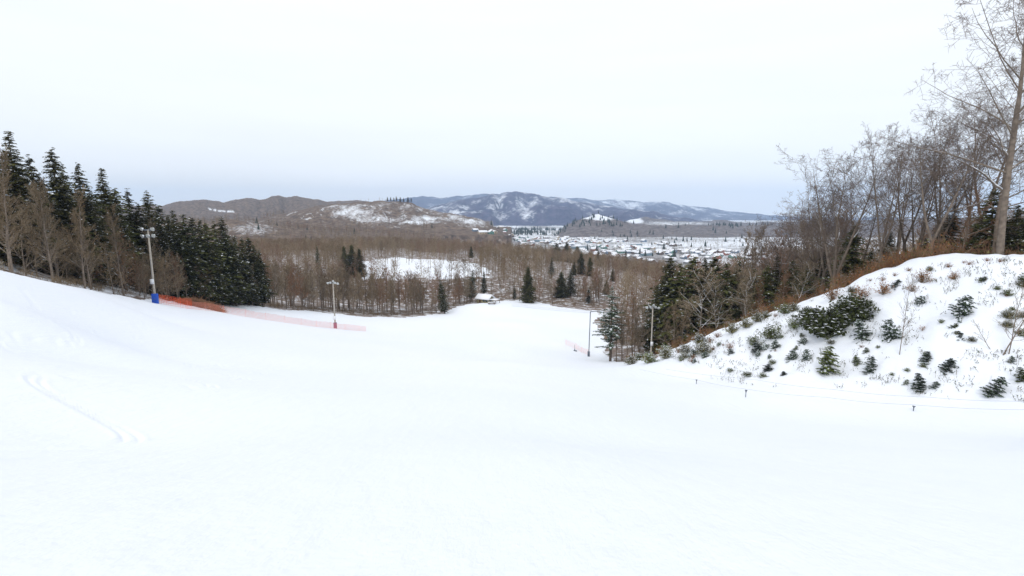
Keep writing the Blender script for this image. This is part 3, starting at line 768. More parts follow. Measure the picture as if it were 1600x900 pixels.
# leafy bushes
def bush_mesh(name,seed,n,size,leafs,mats,snowf=.15,stem=.012,flat=.75):
    random.seed(seed); seg=[]; tri=[]; mi=[]
    for b in range(n):
        a=random.random()*6.28; el=random.uniform(.25,1.45); L=size*random.uniform(.55,1.0)
        e=Vector((math.cos(a)*math.cos(el)*L,math.sin(a)*math.cos(el)*L,math.sin(el)*L*flat)); p=Vector((0,0,-.1)); mid=e*.5+rv()*L*.08
        seg.append((*p,*mid,stem,stem*.7)); seg.append((*mid,*e,stem*.7,stem*.3))
        for i in range(leafs):
            s=random.uniform(.35,1.05); q=(p.lerp(mid,s*2) if s<.5 else mid.lerp(e,s*2-1))+rv()*size*.10
            w=size*random.uniform(.03,.065); d1=rv()*w; d2=rv()*w*1.6
            tri.append((q-d1,q+d1,q+d2)); mi.append(1)
            if random.random()<snowf and s>.6:
                up=Vector((0,0,w*.6)); d1=Vector((random.gauss(0,1),random.gauss(0,1),.1)).normalized()*w*1.3; d2=Vector((-d1.y,d1.x,0))*1.5
                tri.append((q-d1+up,q+d1+up,q+d2+up)); mi.append(2)
    V,Fc=tubes(seg,3); T=np.array([[tuple(v) for v in t_] for t_ in tri]).reshape(-1,3)
    return mk_mesh(name+'_stems',[(V,Fc,0)],[M[mats[0]]]), mk_mesh(name+'_leaves',[(T,np.arange(len(T)).reshape(-1,3),np.array(mi)-1)],[M[mats[1]],M['snow_clump']])
BM={'dark':bush_mesh('dark_bush',1,120,1.7,34,('trunk_dark','leaf_deep'),.16,flat=1.0),
    'olive':bush_mesh('olive_bush',2,70,1.3,18,('bark','leaf_olive'),.28,flat=1.1),
    'rust':bush_mesh('rusty_bush',3,50,1.2,9,('twig','leaf_rust'),.15,flat=1.25),
    'green':bush_mesh('green_bush',4,60,1.2,18,('bark','needle_green'),.30,flat=1.0),
    'stems':bush_mesh('leafless_bush',5,46,1.2,1,('twig_red','leaf_rust'),.0)}
BH={'dark':1.4,'olive':1.1,'rust':1.0,'green':1.0,'stems':1.0}
def bush(kind,px,py,wpx,label,cat='bush',group=None,sq=1.0):
    x,y,z=bankpt(px,py); ms,ml=BM[kind]; s=wpx*y/F/(2*{'dark':1.5}.get(kind,1.1))
    r=empty(kind_name[kind],(x,y,z),random.random()*6.28); r.scale=(s,s,s*sq); tag(r,label,cat,group); obj('stem',ms,r); obj('foliage',ml,r)
kind_name={'dark':'evergreen_bush','olive':'olive_bush','rust':'rusty_bush','green':'green_bush','stems':'leafless_bush'}
bush('dark',1288,524,84,'big dark evergreen bush in the middle of the bank',sq=1.0)
bush('dark',1332,502,74,'second dark evergreen bush joined to the right of the biggest')
bush('dark',1262,503,44,'dark bush at the left shoulder of the biggest bush')
bush('green',1205,530,46,'bright yellow-green bush high on the bank left of the dark bush')
bush('green',1178,540,34,'green bush at the left of the bright yellow-green one')
bush('green',1240,513,34,'green bush between the yellow-green bush and the dark bush')
bush('rust',1300,470,40,'rusty bush on the crest above the big dark bush')
bush('rust',1380,462,34,'rusty brown bush near the crest by the tall sapling')
bush('rust',1345,470,40,'rusty bush right above the second dark bush')
bush('rust',1440,445,36,'reddish bush right below the bank crest')
bush('stems',1425,458,34,'leafless reddish bush below the crest right of the tall sapling')
bush('rust',1490,440,22,'small tan bush on the crest above the sparse fir')
bush('olive',1575,500,26,'tan dead leaf cluster beside the twin saplings')
bush('olive',1100,553,34,'olive bush with snow on the low end of the bank')
bush('green',1015,567,34,'green snow-dusted bush at the very left end of the bank')
bush('olive',1040,560,30,'olive bush next to the left end of the bank')
bush('green',1000,563,26,'low green bush under the half-bare spruce')
bush('olive',1070,553,28,'dull olive bush on the low crest behind the bank')
bush('stems',1140,545,30,'leafless bush on the low part of the bank')
random.seed(91)
for i in range(16):
    px=990+i*17+random.uniform(-6,6); py=np.interp(px,[985,1040,1080,1130,1180,1230,1300],[566,551,538,518,500,483,460])+random.uniform(2,9)
    bush(random.choice(('green','olive','olive','stems')),px,py,random.uniform(20,34),'low snow-dusted bush in the row lining the left crest of the bank',group='bushes lining the bank crest')
for i in range(12):
    px=1305+i*24+random.uniform(-9,9); py=np.interp(px,[1300,1360,1400,1440,1500,1600],[458,434,422,413,406,403])+random.uniform(3,16)
    bush(random.choice(('stems','stems','stems','olive')),px,py,random.uniform(12,24),'scrubby leafless tuft in the row just under the high crest of the bank',group='tufts under the high crest')
k=0
while k<70:
    px=random.uniform(1060,1610); top=np.interp(px,[1060,1130,1230,1300,1360,1440,1620],[562,535,500,475,450,432,420]); bot=np.interp(px,[1060,1165,1360,1620],[575,592,604,622]); py=top+(bot-top)*random.random()
    if vnoise(np.array([px/40.]),np.array([py/25.]),8)[0]<.42: continue
    if k%3:
        kd=('green','olive','green','stems')[random.randrange(4)]
        bush(kd,px,py,random.uniform(9,24),{'green':'small yellow-green scrub patch breaking through the snow of the bank face','olive':'small olive leafy scrub patch breaking through the snow of the bank face','stems':'small leafless reddish scrub patch breaking through the snow of the bank face'}[kd],group={'green':'yellow-green scrub on the bank','olive':'olive scrub on the bank','stems':'leafless scrub on the bank'}[kd],sq=random.uniform(.5,1.1)); k+=1; continue
    x,y,z=bankpt(px,py); kd=random.choice((0,0,2,1)); sz=random.uniform(7,16)*y/F
    plant(('fir',kd),x,y,z-sz*.3,sz*1.3,'seedling','tiny dark seedling tuft, mostly buried, dotted over the snow of the bank','seedling','seedlings dotted over the bank',wid=random.uniform(1.0,1.8),lean=(random.uniform(-.5,.5),random.uniform(-.5,.5))); k+=1
# saplings on the bank
def sap(pb,pyb,pt,pyt,key,label,wid=1):
    x,y,z=bankpt(pb,pyb); top=W(pt,pyt,y); H=top[2]-z; ln=math.atan2(top[0]-x,H)
    plant(key,x,y,z,H,'sapling',label,'sapling',None,lean=(0,ln),wid=wid)
sap(1405,556,1414,425,('sapling',0),'tall leafless sapling standing alone on the bank',.7)
sap(1576,555,1588,440,('sapling',1),'right one of the twin leafless saplings on the bank',1)
sap(1567,555,1550,430,('sapling',0),'left one of the twin leafless saplings on the bank',1.2)
sap(1432,475,1424,418,('sapling',1),'thin leafless sapling close below the bank crest',.9)
sap(1548,548,1520,492,('sapling',1),'low spreading leafless sapling left of the twin saplings',1.4)
# weeds poking through the snow on the bank: uncountable
random.seed(55)
segs=[]; lt=[]
for i in range(2000):
    px=random.uniform(1020,1640); 
    top=np.interp(px,[1020,1080,1180,1300,1360,1440,1640],[556,536,500,460,436,415,402]); bot=np.interp(px,[1020,1165,1360,1640],[580,602,612,640])
    py=top+(bot-top)*random.random()**1.25
    if vnoise(np.array([px/28.]),np.array([py/18.]),3)[0]<.52: continue
    x,y,z=bankpt(px,py)
    for k in range(random.randint(1,4)):
        h=random.uniform(.12,.5); a=Vector((x+random.gauss(0,.15),y+random.gauss(0,.15),z-.05)); d=Vector((random.gauss(0,.35),random.gauss(0,.35),1)).normalized()
        b=a+d*h; segs.append((*a,*b,.010,.005))
        for q in range(random.randint(1,4)):
            c=a.lerp(b,random.uniform(.3,1)); e=c+Vector((random.gauss(0,1),random.gauss(0,1),random.random())).normalized()*random.uniform(.05,.16)
            w=rv()*.03; lt.append((c-w,c+w,e))
V,Fc=tubes(segs,3); T=np.array([[tuple(v) for v in t_] for t_ in lt]).reshape(-1,3)
o=obj('weeds',mk_mesh('weeds',[(V,Fc,0),(T,np.arange(len(T)).reshape(-1,3),1)],[M['twig'],M['needle_blue']])); tag(o,'dry weeds and seedlings poking through the snow on the right bank','weeds',kind='stuff')

# undergrowth behind the bank crest and under the left wood: rusty brush, one mass
def brush_mass(name,pts,label,mats,hh=(1.0,2.4),seed=1,leafs=16,w=.10):
    random.seed(seed); segs=[]; tri=[]; mi=[]
    for (x,y,z,k) in pts:
        H=random.uniform(*hh)
        for s in range(7):
            a=Vector((x+random.gauss(0,.3),y+random.gauss(0,.3),z-.1)); d=Vector((random.gauss(0,.3),random.gauss(0,.3),1)).normalized(); b=a+d*H*random.uniform(.6,1)
            segs.append((*a,*b,.018,.008))
            for q in range(leafs//4+3):
                c=a.lerp(b,random.uniform(.25,1)); e=c+Vector((random.gauss(0,.6),random.gauss(0,.6),random.uniform(.1,1))).normalized()*random.uniform(.3,.7)
                segs.append((*c,*e,.009,.005))
            for q in range(leafs//3):
                c=a.lerp(b,random.uniform(.2,1.1))+rv()*.3; d1=rv()*w*random.uniform(.5,1); d2=rv()*w*1.5
                tri.append((c-d1,c+d1,c+d2)); mi.append(k)
    V,Fc=tubes(segs,3); T=np.array([[tuple(v) for v in t_] for t_ in tri]).reshape(-1,3)
    o=obj(name,mk_mesh(name,[(V,Fc,0),(T,np.arange(len(T)).reshape(-1,3),np.array(mi))],[M[m_] for m_ in mats])); tag(o,label,'undergrowth',kind='stuff')
random.seed(60); pts=[]
for i in range(520):
    px=random.uniform(975,1620); Ye=np.interp(px,[975,1040,1080,1130,1180,1230,1300,1360,1440,1600],[90,83,78,72,67,62,56,52,49,44])
    Y=Ye+random.random()**1.5*16; x,y,z=gpoint(px,Y)
    rust=(1170<px<1420 and random.random()<.6) or random.random()<.25
    if px>1430 and random.random()<.6: continue
    if abs(px-1018)<9: continue
    pts.append((x,y,z,1 if rust else 2))
brush_mass('undergrowth',pts,'rusty and olive undergrowth massed behind the crest of the right bank',['twig_red','leaf_rust','leaf_olive'],(.6,2.3),2,14)
random.seed(61); pts=[]
for i in range(90):
    px=random.uniform(-20,262); Ye=np.interp(px,[-20,0,100,200,262],[43,45,55,70,84]); Y=Ye+random.random()*24; x,y,z=gpoint(px,Y); pts.append((x,y,z,1))
for i in range(240):
    px=random.uniform(400,745); Ye=np.interp(px,[400,450,500,560,640,700,745],[122,138,153,156,164,182,204]); Y=Ye+2+random.random()*12; x,y,z=gpoint(px,Y); pts.append((x,y,z,1))
for i in range(520):
    px=random.uniform(765,1000); Ye=np.interp(px,[765,850,930,945,1000],[216,206,208,125,112]); Y=Ye+random.random()**1.5*60; x,y,z=gpoint(px,Y); pts.append((x,y,z,1))
brush_mass('undergrowth',pts,'bare brown undergrowth low among the trees of the left and middle wood',['twig','twig_light'],(.7,1.6),3,4,.05)

# ------------------------------------------------------------------ the woods too many to count
def lowtree(seed,n,H,Rr,w,first=.3):
    r=np.random.default_rng(seed); tris=[]
    # trunk: thin 3-sided spike
    for k in range(3):
        a=k*2.094; b=(k+1)*2.094; q=.16
        tris.append([(math.cos(a)*q,math.sin(a)*q,-.5),(math.cos(b)*q,math.sin(b)*q,-.5),(0,0,H*.9)])
    for i in range(n):
        z=H*(first+(1-first)*r.random()**.8*.85); a=r.random()*6.283; 
        fr=(z/H-first)/(1-first); L=Rr*(1.1-.55*fr)*r.uniform(.55,1.1)
        s=r.uniform(0,.55)
        ca,sa=math.cos(a),math.sin(a); st=np.array([ca*L*s,sa*L*s,z+ L*s*.7])
        a2=a+r.normal()*.6; d=np.array([math.cos(a2)*.7,math.sin(a2)*.7,r.uniform(.3,1.2)]); d/=np.linalg.norm(d)
        en=st+d*L*r.uniform(.4,.8); wv=np.cross(d,r.normal(size=3)); wv/=np.linalg.norm(wv)
        ww=w*r.uniform(.5,1.2)
        tris.append([st-wv*ww,st+wv*ww,en])
    return np.array(tris,dtype=np.float32)
def scatter(protos,pos,sc,seed):
    r=np.random.default_rng(seed); out=[]; n=len(pos); ch=r.integers(0,len(protos),n); ang=r.random(n)*6.283
    for k,T in enumerate(protos):
        i=np.where(ch==k)[0]
        if len(i)==0: continue
        V=T.reshape(-1,3); c,s=np.cos(ang[i])[:,None],np.sin(ang[i])[:,None]
        X=(V[:,0][None]*c-V[:,1][None]*s)*sc[i][:,None]; Y=(V[:,0][None]*s+V[:,1][None]*c)*sc[i][:,None]; Z=V[:,2][None]*sc[i][:,None]
        P=np.stack([X+pos[i,0:1],Y+pos[i,1:2],Z+pos[i,2:3]],axis=2).reshape(-1,3); out.append(P)
    return np.concatenate(out)
def wood(name,label,n,pxr,Yr,cond,protos,scr,mats,seed,cat='wood'):
    r=np.random.default_rng(seed); Y=np.sqrt(r.uniform(Yr[0]**2,Yr[1]**2,n)); px=r.uniform(*pxr,n); x=(px-800)/794*Y
    k=cond(px,Y,x,r); x,Y=x[k],Y[k]; z=height(x,Y); pos=np.stack([x,Y,z],axis=1)
    sc=r.uniform(*scr,len(x))
    parts=[]; nm=len(mats); g=((vnoise(x/35,Y/35,7)+r.normal(size=len(x))*.12)*nm).astype(int).clip(0,nm-1)
    for m_ in range(nm):
        i=g==m_
        if i.sum()==0: continue
        V=scatter(protos,pos[i],sc[i],seed+m_); parts.append((V,np.arange(len(V)).reshape(-1,3),m_))
    o=obj(name,mk_mesh(name,parts,[M[q] for q in mats])); tag(o,label,cat,kind='stuff'); return o
M['wood_a']=mat('distant_twigs_brown',(.185,.135,.082),noise=(.03,.3)); M['wood_b']=mat('distant_twigs_grey',(.235,.18,.12),noise=(.03,.3)); M['wood_c']=mat('distant_twigs_russet',(.19,.12,.085),noise=(.03,.4))
LT=[lowtree(i,110,14,3.6,.075) for i in range(6)]
KEEP=[(948,240,7),(958,302,7),(862,302,6),(935,432,7),(549,264,17),(908,326,20),(884,230,17),(825,206,13),(736,388,9),(495,275,5),(756,222,5),(886,510,22)]
def cond_mid(px,Y,x,r):
    e=np.interp(px,[380,400,450,500,560,640,700,745,765,850,950,960,1000,1100,1600,1620,2300],[140,140,150,166,169,177,195,215,226,216,222,130,125,118,110,75,75])
    inc=_inpoly(x,Y,CLEAR)
    for a,b,c in KEEP: inc=inc|((np.abs(px-a)<c)&(Y<b+3)&(Y>b-75))
    return (Y>e)&(~inc|(r.random(len(px))<.16))
wood('woodland','brown bare woodland filling the middle distance down to the town',8600,(370,2300),(75,560),cond_mid,LT,(.75,1.15),['wood_a','wood_b','wood_c'],1)
LT2=[lowtree(20+i,34,13,3.6,.20,.15) for i in range(5)]
def cond_far(px,Y,x,r):
    lim=np.interp(px,[0,600,670,730,800,1000,1300],[1500,1500,1200,860,760,660,640])
    dens=np.interp(Y,[500,1500],[1,.55])
    # open slopes thin out
    z=height(x,Y); qx,qy=project(x,Y,z)
    open_=np.exp(-(((qx-395)/42)**2+((qy-357)/12)**2)**2)*.75+((Y>1050)&(qy<348)&(qx>450))*.86
    return (Y<lim)&(r.random(len(px))<dens*(1-open_))
wood('woodland','brown wooded slopes between the near ridge and the scarred hill',9000,(230,1250),(540,1500),cond_far,LT2,(.7,1.15),['wood_a','wood_b','wood_c'],2)
M['conifer_far']=mat('distant_conifers',(.035,.048,.035),noise=(.05,.3))
def lowcon(seed,H,Rr):
    r=np.random.default_rng(seed); t=[]
    for l in range(9):
        z=H*(.08+l*.1); R0=Rr*(1-l/9.5)
        for k in range(6):
            a=k*1.047+r.random(); b=a+.9; L=R0*r.uniform(.75,1.15)
            t.append([(math.cos(a)*L,math.sin(a)*L,z),(math.cos(b)*L,math.sin(b)*L,z-.3),(0,0,z+H*.22)])
    return np.array(t,dtype=np.float32)
CN=[lowcon(i,14,3.4) for i in range(3)]

# ------------------------------------------------------------------ town in the valley
def house_mesh(name,w,d,h,rh,wallm,chim=False,flat=False,roofm='roof_snow'):
    Vw,Fw=box(-w/2,w/2,-d/2,d/2,-1.5,h)
    g=[]
    if not flat:
        for s in (-1,1):
            g.append([(s*w/2,-d/2,h),(s*w/2,d/2,h),(s*w/2,0,h+rh)])
    G=np.array(g).reshape(-1,3) if g else np.zeros((0,3))
    # windows and door, set proud
    ws=[]
    for s in (-1,1):
        for fx in (-.32,0,.3):
            ws.append(box(fx*w-.6,fx*w+.6,s*d/2-.05,s*d/2+.05,1.0,2.3))
        ws.append(box(s*w/2-.05,s*w/2+.05,-.7,.7,1.0,2.3))
    Vn,Fn=merge(ws)
    wall=[(Vw,Fw,0)]+([(G,np.arange(len(G)).reshape(-1,3),0)] if len(G) else [])+[(Vn,Fn,1)]
    o=.5
    if flat: Vr,Fr=box(-w/2-o,w/2+o,-d/2-o,d/2+o,h,h+.5)
    else:
        pr=[(-d/2-o,h-.3),(0,h+rh),(d/2+o,h-.3),(d/2+o,h+.1),(0,h+rh+.45),(-d/2-o,h+.1)]
        Vr=np.array([(x,y,z) for x in (-w/2-o,w/2+o) for y,z in pr]); Fr=np.array([(0,1,7,6),(1,2,8,7),(2,3,9,8),(3,4,10,9),(4,5,11,10),(5,0,6,11)])
        # close ends with quads
        Fr=np.concatenate([Fr,[(0,5,4,1),(1,4,3,2),(6,7,10,11),(7,8,9,10)]])
    roof=[(Vr,Fr,0)]
    if chim:
        Vc,Fcc=box(w*.2,w*.2+.7,-.35,.35,h+rh*.4,h+rh+1.2); roof.append((Vc,Fcc,1))
    return wall,roof
wcol={'tan':(.42,.34,.24),'white':(.62,.62,.60),'brick red':(.30,.12,.08),'slate blue':(.16,.22,.30),'grey':(.28,.28,.28),'green':(.12,.24,.20),'dark brown':(.13,.09,.07)}
HM=[]
for i,(cn,c) in enumerate(wcol.items()):
    m_=mat('siding_'+cn.replace(' ','_'),c,noise=(.6,.15),vary=.1)
    for j,(w,d,h,rh,fl) in enumerate([(11,8,3.2,2.4,False),(15,9,3.6,2.6,False)]):
        wl,rf=house_mesh('h',w,d,h,rh,m_,chim=(j==0),flat=fl)
        HM.append((cn,mk_mesh('house_wall',wl,[m_,M['window']]),mk_mesh('house_roof',rf,[M['roof_snow'],m_]),mk_mesh('house',wl+[(V_,F_,k_+2) for V_,F_,k_ in rf],[m_,M['window'],M['roof_snow'],m_])))
wl,rf=house_mesh('h',34,16,6,0,None,flat=True); m_=mat('siding_shed',(.20,.28,.33),noise=(.2,.1)); HALL=mk_mesh('hall',wl+[(V_,F_,2) for V_,F_,k_ in rf],[m_,M['window'],M['roof_snow']])
random.seed(70)
hs=[]; t=0
def hz(x,y): return float(height(np.array([x]),np.array([y]))[0])
while len(hs)<250 and t<6000:
    t+=1
    px=random.uniform(735,1215); Y=random.uniform(840,2000)*1.0
    Ymin=np.interp(px,[735,800,880,950,1000,1215],[1050,1080,1050,900,830,800]); Ymax=np.interp(px,[735,800,900,1000,1100,1215],[1250,1750,1700,1500,1250,1050])
    if not Ymin<Y<Ymax: continue
    x=(px-800)/794*Y
    # line up along streets
    ca,sa=math.cos(.35),math.sin(.35); u=x*ca+Y*sa; v=-x*sa+Y*ca
    v=round(v/38)*38+random.choice((-9,9)); u=round(u/19)*19+random.uniform(-3,3)
    x=u*ca-v*sa; Y=u*sa+v*ca
    if vnoise(np.array([x/120]),np.array([Y/120]),9)[0]<.30: continue
    if any((a-x)**2+(b-Y)**2<15**2 for a,b in hs): continue
    hs.append((x,Y))
hs.sort(key=lambda p:p[1])
for i,(x,Y) in enumerate(hs):
    cn,mw,mr_,mall=HM[random.randrange(len(HM))]; z=hz(x,Y); rz=.35+random.choice((0,math.pi/2))+random.gauss(0,.05)
    s=random.uniform(.9,1.2)
    g='houses of the valley town'
    lab=f'{cn} house with a snow-covered roof in the valley town'
    if i<70:
        r=empty('house',(x,Y,z),rz); r.scale=(s,s,s); obj('wall',mw,r); obj('roof',mr_,r)
    else:
        r=obj('house',mall,None,(x,Y,z)); r.rotation_euler=(0,0,rz); r.scale=(s,s,s)
    tag(r,lab,'house',g)
for i,(px,Y,sc,lab) in enumerate([(905,1180,1.0,'long blue-grey hall with a flat snowy roof left in the town'),(1010,980,.8,'pale flat-roofed hall near the front of the town'),(995,1290,.9,'flat-roofed hall among the houses in the middle of the town'),(845,1500,1.0,'long flat-roofed hall at the left end of the town'),(1090,1040,.8,'flat-roofed hall at the right of the town')]):
    x=(px-800)/794*Y; o=obj('hall',HALL,None,(x,Y,hz(x,Y))); o.rotation_euler=(0,0,.35+(i%2)*.2); o.scale=(sc,sc,sc); tag(o,lab,'hall','large halls in the town')
# trees sprinkled in the town
def cond_town(px,Y,x,r): 
    return (Y>np.interp(px,[700,740,800,880,950,1000,1250],[1100,1040,1040,1000,880,780,720]))&(vnoise(x/70,Y/70,12)>.42)
LT3=[lowtree(50+i,30,9,3.2,.22,.12) for i in range(4)]
wood('town_trees','bare trees scattered between the houses and fields of the valley',4300,(705,1300),(760,2400),cond_town,LT3,(.6,1.1),['wood_a','wood_b'],5,'trees')
wood('town_conifers','dark conifers dotted among the houses of the valley town',420,(760,1250),(800,2300),lambda px,Y,x,r:(Y>np.interp(px,[700,740,800,880,950,1000,1250],[1100,1040,1040,1000,880,780,720]))&(vnoise(x/90,Y/90,15)>.6),CN,(.6,1.3),['conifer_far'],6,'conifers')
wood('ridge_conifers','dark conifers dotted over the wooded ridge and hills',150,(270,1050),(600,1600),lambda px,Y,x,r:(vnoise(x/60,Y/60,25)>.66)&(Y<np.interp(px,[0,735,800,1000],[1600,1250,800,600])),CN,(.6,1.1),['conifer_far'],8,'conifers')
# trees on the scarred hill's top
for i,(px,Y) in enumerate([(606,1440),(611,1450),(616,1445),(620,1450),(626,1447),(631,1440),(638,1445),(643,1450)]):
    x=(px-800)/794*Y; z=hz(x,Y); plant(('spruce',i%4),x,Y,z,random.uniform(11,16),'spruce_tree','dark conifer in the row on top of the scarred hill','spruce','conifers on the scarred hilltop',wid=1.6)
# valley clumps: dark evergreen groups
wood('valley_copses','dark copses on the low snowy rises behind the town',1500,(790,1160),(1900,2700),lambda px,Y,x,r:(vnoise(x/150,Y/110,31)>.60),CN,(.8,1.4),['conifer_far'],9,'copses')

# ------------------------------------------------------------------ lamp posts
def lamp_post(px,py,Y,ptop,label,pad=None,head='quad',box_h=1.6,lean=0,aim=(-.5,-1)):
    x,y,z=W(px,py,Y); z=hz(x,y); H=W(px,ptop,Y)[2]-z
    root=empty('lamp_post',(x,y,z)); root.rotation_euler=(0,lean,0); tag(root,label,'lamp post')
    V,Fc=tubes([(0,0,-.4,0,0,H*.5,.17,.14),(0,0,H*.5,0,0,H,.14,.11)],12); obj('pole',mk_mesh('pole',[(V,Fc,0)],[M['pole_wood']]),root,smooth=True)
    arms=[box(-1.0,1.0,-.05,.05,H-.25,H-.13),box(-.05,.05,-.8,.8,H-.12,H-.02)]
    if head=='quad': arms.append(box(-.9,.9,-.05,.05,H-1.25,H-1.13))
    V,Fc=merge(arms); obj('crossarm',mk_mesh('crossarm',[(V,Fc,0)],[M['dark_steel']]),root)
    spots=[(-.85,-.12,H+.02),(.8,-.12,H+.02),(-.85,-.12,H-1.05),(0,-.14,H-1.0),(.85,-.12,H-.95)] if head=='quad' else [(-1.1,-.1,H-.15),(-.5,-.14,H-.05),(0.1,-.1,H+.25),(.5,-.14,H-.1),(1.05,-.1,H-.25)]
    for k,(a,b,c) in enumerate(spots):
        d=Vector((aim[0]*.4+a*.25,aim[1],-.45)).normalized()
        q_=.82 if head=='quad' else .72
        V,Fc=lathe([(.02*q_,-.30*q_),(.14*q_,-.28*q_),(.20*q_,-.12*q_),(.34*q_,.06*q_),(.38*q_,.10*q_),(.36*q_,.10*q_)],16,d,(a,b,c))
        f=obj('floodlight',mk_mesh('floodlight',[(V,Fc,0)],[M['lamp']]),root,smooth=True)
        V,Fc=lathe([(.36*q_,.09*q_),(.20*q_,.10*q_),(.001,.105*q_)],16,d,(a,b,c)); obj('lens',mk_mesh('lens',[(V,Fc,0)],[M['glass']]),f)
    V,Fc=box(-.22,.22,-.42,-.16,box_h,box_h+.75); obj('control_box',mk_mesh('control_box',[(V,Fc,0)],[M['lamp']]),root)
    V,Fc=tubes([(0.02,-.19,box_h+.7,.02,-.17,H*.6,.025,.025)],6); obj('conduit',mk_mesh('conduit',[(V,Fc,0)],[M['steel']]),root)
    if pad:
        V,Fc=lathe([(.2,-.1),(.34,-.1),(.36,.2),(.36,1.2),(.30,1.3),(.2,1.3)],14); obj('pad',mk_mesh('pad',[(V,Fc,0)],[M[pad]]),root,smooth=True)
    return root
lamp_post(243,473,76,358,'tall lamp post with five round floodlights behind the blue fence pad',head='quad',box_h=2.9,lean=0)
lamp_post(524,513,107,441,'lamp post with a padded foot standing in the open snow by the fence',pad='purple',head='star',box_h=2.0)
lamp_post(1017,556,90,479,'lamp post among the trees behind the left end of the bank',head='star',box_h=2.6,aim=(-1,-.5))
# hooked steel post
x,y,z=W(920,550,106); z=hz(x,y); H=W(920,487,106)[2]-z
r=empty('hooked_post',(x,y,z)); tag(r,'thin dark post with a right-angled arm beside the half-bare spruce','post')
V,Fc=tubes([(0,0,-.3,.15,0,H,.10,.085)],8); obj('pole',mk_mesh('pole',[(V,Fc,0)],[M['dark_steel']]),r)
V,Fc=tubes([(.15,0,H,3.2,.5,H+.1,.08,.06)],8); obj('arm',mk_mesh('arm',[(V,Fc,0)],[M['dark_steel']]),r)
V,Fc=box(-.25,.2,-.25,.2,-.1,1.1); obj('base_box',mk_mesh('base_box',[(V,Fc,0)],[M['dark_steel']]),r)

# ------------------------------------------------------------------ fences
def net_fence(path,hgt,label,strand,cell,mats,posts=4,orange_to=0,name='safety_net_fence',zbase=.05):
    P=[Vector((a,b,hz(a,b)+zbase)) for a,b in path]
    # resample
    pts=[]; 
    for a,b in zip(P[:-1],P[1:]):
        n=max(1,int((b-a).length/cell))
        for i in range(n): 
            q=a.lerp(b,i/n); pts.append(Vector((q.x,q.y,hz(q.x,q.y)+zbase)))
    pts.append(P[-1]); root=empty(name,pts[0]); tag(root,label,'fence')
    o=pts[0]; V1=[];V2=[]
    rows=int(hgt/cell)+1
    random.seed(3)
    for i,p in enumerate(pts):
        sag=.06*math.sin(i*.21)+.03*math.sin(i*.9)
        tgt=V1 if i*cell<orange_to else V2
        a=p-o; tgt.append((*a,*(a+Vector((0,.02,hgt+sag))),strand,strand))
        if i+1<len(pts):
            b=pts[i+1]-o
            for k in range(rows):
                hh=hgt*k/(rows-1)+sag*k/(rows-1); tgt.append((*(a+Vector((0,0,hh))),*(b+Vector((0,0,hh))),strand,strand))
    pr=[]
    if V1: V,Fc=tubes(V1,3); pr.append((V,Fc,0))
    V,Fc=tubes(V2,3); pr.append((V,Fc,1))
    obj('net',mk_mesh('net',pr,[M[mats[0]],M[mats[1]]]),root)
    L=len(pts)
    step=int(posts/cell)
    for i in range(0,L,step):
        a=pts[i]-o; V,Fc=tubes([(*(a-Vector((0,0,.3))),*(a+Vector((0,0,hgt+.15))),.022,.022)],6); obj('post',mk_mesh('post',[(V,Fc,0)],[M[mats[1]]]),root)
    return root
def line(*pp): return [(W(a,b,Y)[0],Y) for a,b,Y in pp]
net_fence(line((247,473,75),(290,480,77),(340,487,84),(450,505,95),(524,513,106),(572,518,113)),1.15,'long orange netting fence from the blue pad past the padded lamp post',.015,.22,('orange','pink'),posts=4,orange_to=5)
net_fence(line((250,472,77.5),(280,476,81),(300,479,84)),1.15,'second denser orange net running close behind the first at the blue pad',.014,.17,('orange','orange'),posts=4,orange_to=9)
net_fence(line((884,541,117),(900,543,115),(920,549,109)),1.1,'short faint orange net beside the hooked post',.010,.26,('pink','pink'),posts=3)
net_fence(line((800,478,190),(860,487,186),(925,490,184)),.7,'faint distant net across the far end of the run',.02,.4,('pink','rope'),posts=6)
# blue pad on the fence end
x,y,z=W(243,473,74.5); z=hz(x,y); r=empty('crash_pad',(x,y,z)); tag(r,'bright blue crash pad at the left end of the orange fence','crash pad')
V,Fc=box(-.42,.42,-.22,.22,-.1,1.45); me=mk_mesh('pad',[(V,Fc,0)],[M['blue']]); p=obj('pad',me,r); bv=p.modifiers.new('b','BEVEL'); bv.width=.08; bv.segments=3
V,Fc=box(-.43,.43,-.23,.23,.62,.66); obj('strap',mk_mesh('strap',[(V,Fc,0)],[M['dark_steel']]),r)
# brush pile behind the orange net
random.seed(8); segs=[]
for i in range(1800):
    px=random.uniform(278,348); Y=random.uniform(86,93); x=W(px,474,Y)[0]; z=hz(x,Y)
    hgt=1.6*math.sin(max(0,min(1,(px-278)/70))*math.pi)**.6
    a=Vector((x,Y,z+random.random()*hgt)); d=Vector((random.gauss(0,1),random.gauss(0,.5),random.gauss(0,.25))).normalized()*random.uniform(.4,1.2)
    segs.append((*a,*(a+d),.03,.012))
V,Fc=tubes(segs,4); tag(obj('brush_pile',mk_mesh('brush_pile',[(V,Fc,0)],[M['twig_red']])),'low reddish-brown brush pile behind the orange netting','brush pile')
# small marker by the faint net
x,y,z=W(898,543,112); z=hz(x,y); r=empty('snow_gun_stand',(x,y,z)); r.name='slope_marker'; tag(r,'small dark marker stake with a low base in front of the short net','marker')
V,Fc=tubes([(0,0,-.2,0,0,1.5,.05,.03)],8); obj('stake',mk_mesh('stake',[(V,Fc,0)],[M['dark_steel']]),r)
V,Fc=merge([box(-.25,.5,-.2,.2,-.05,.12),box(-.10,.10,-.1,.1,.12,.4)]); obj('base',mk_mesh('base',[(V,Fc,0)],[M['dark_steel']]),r)

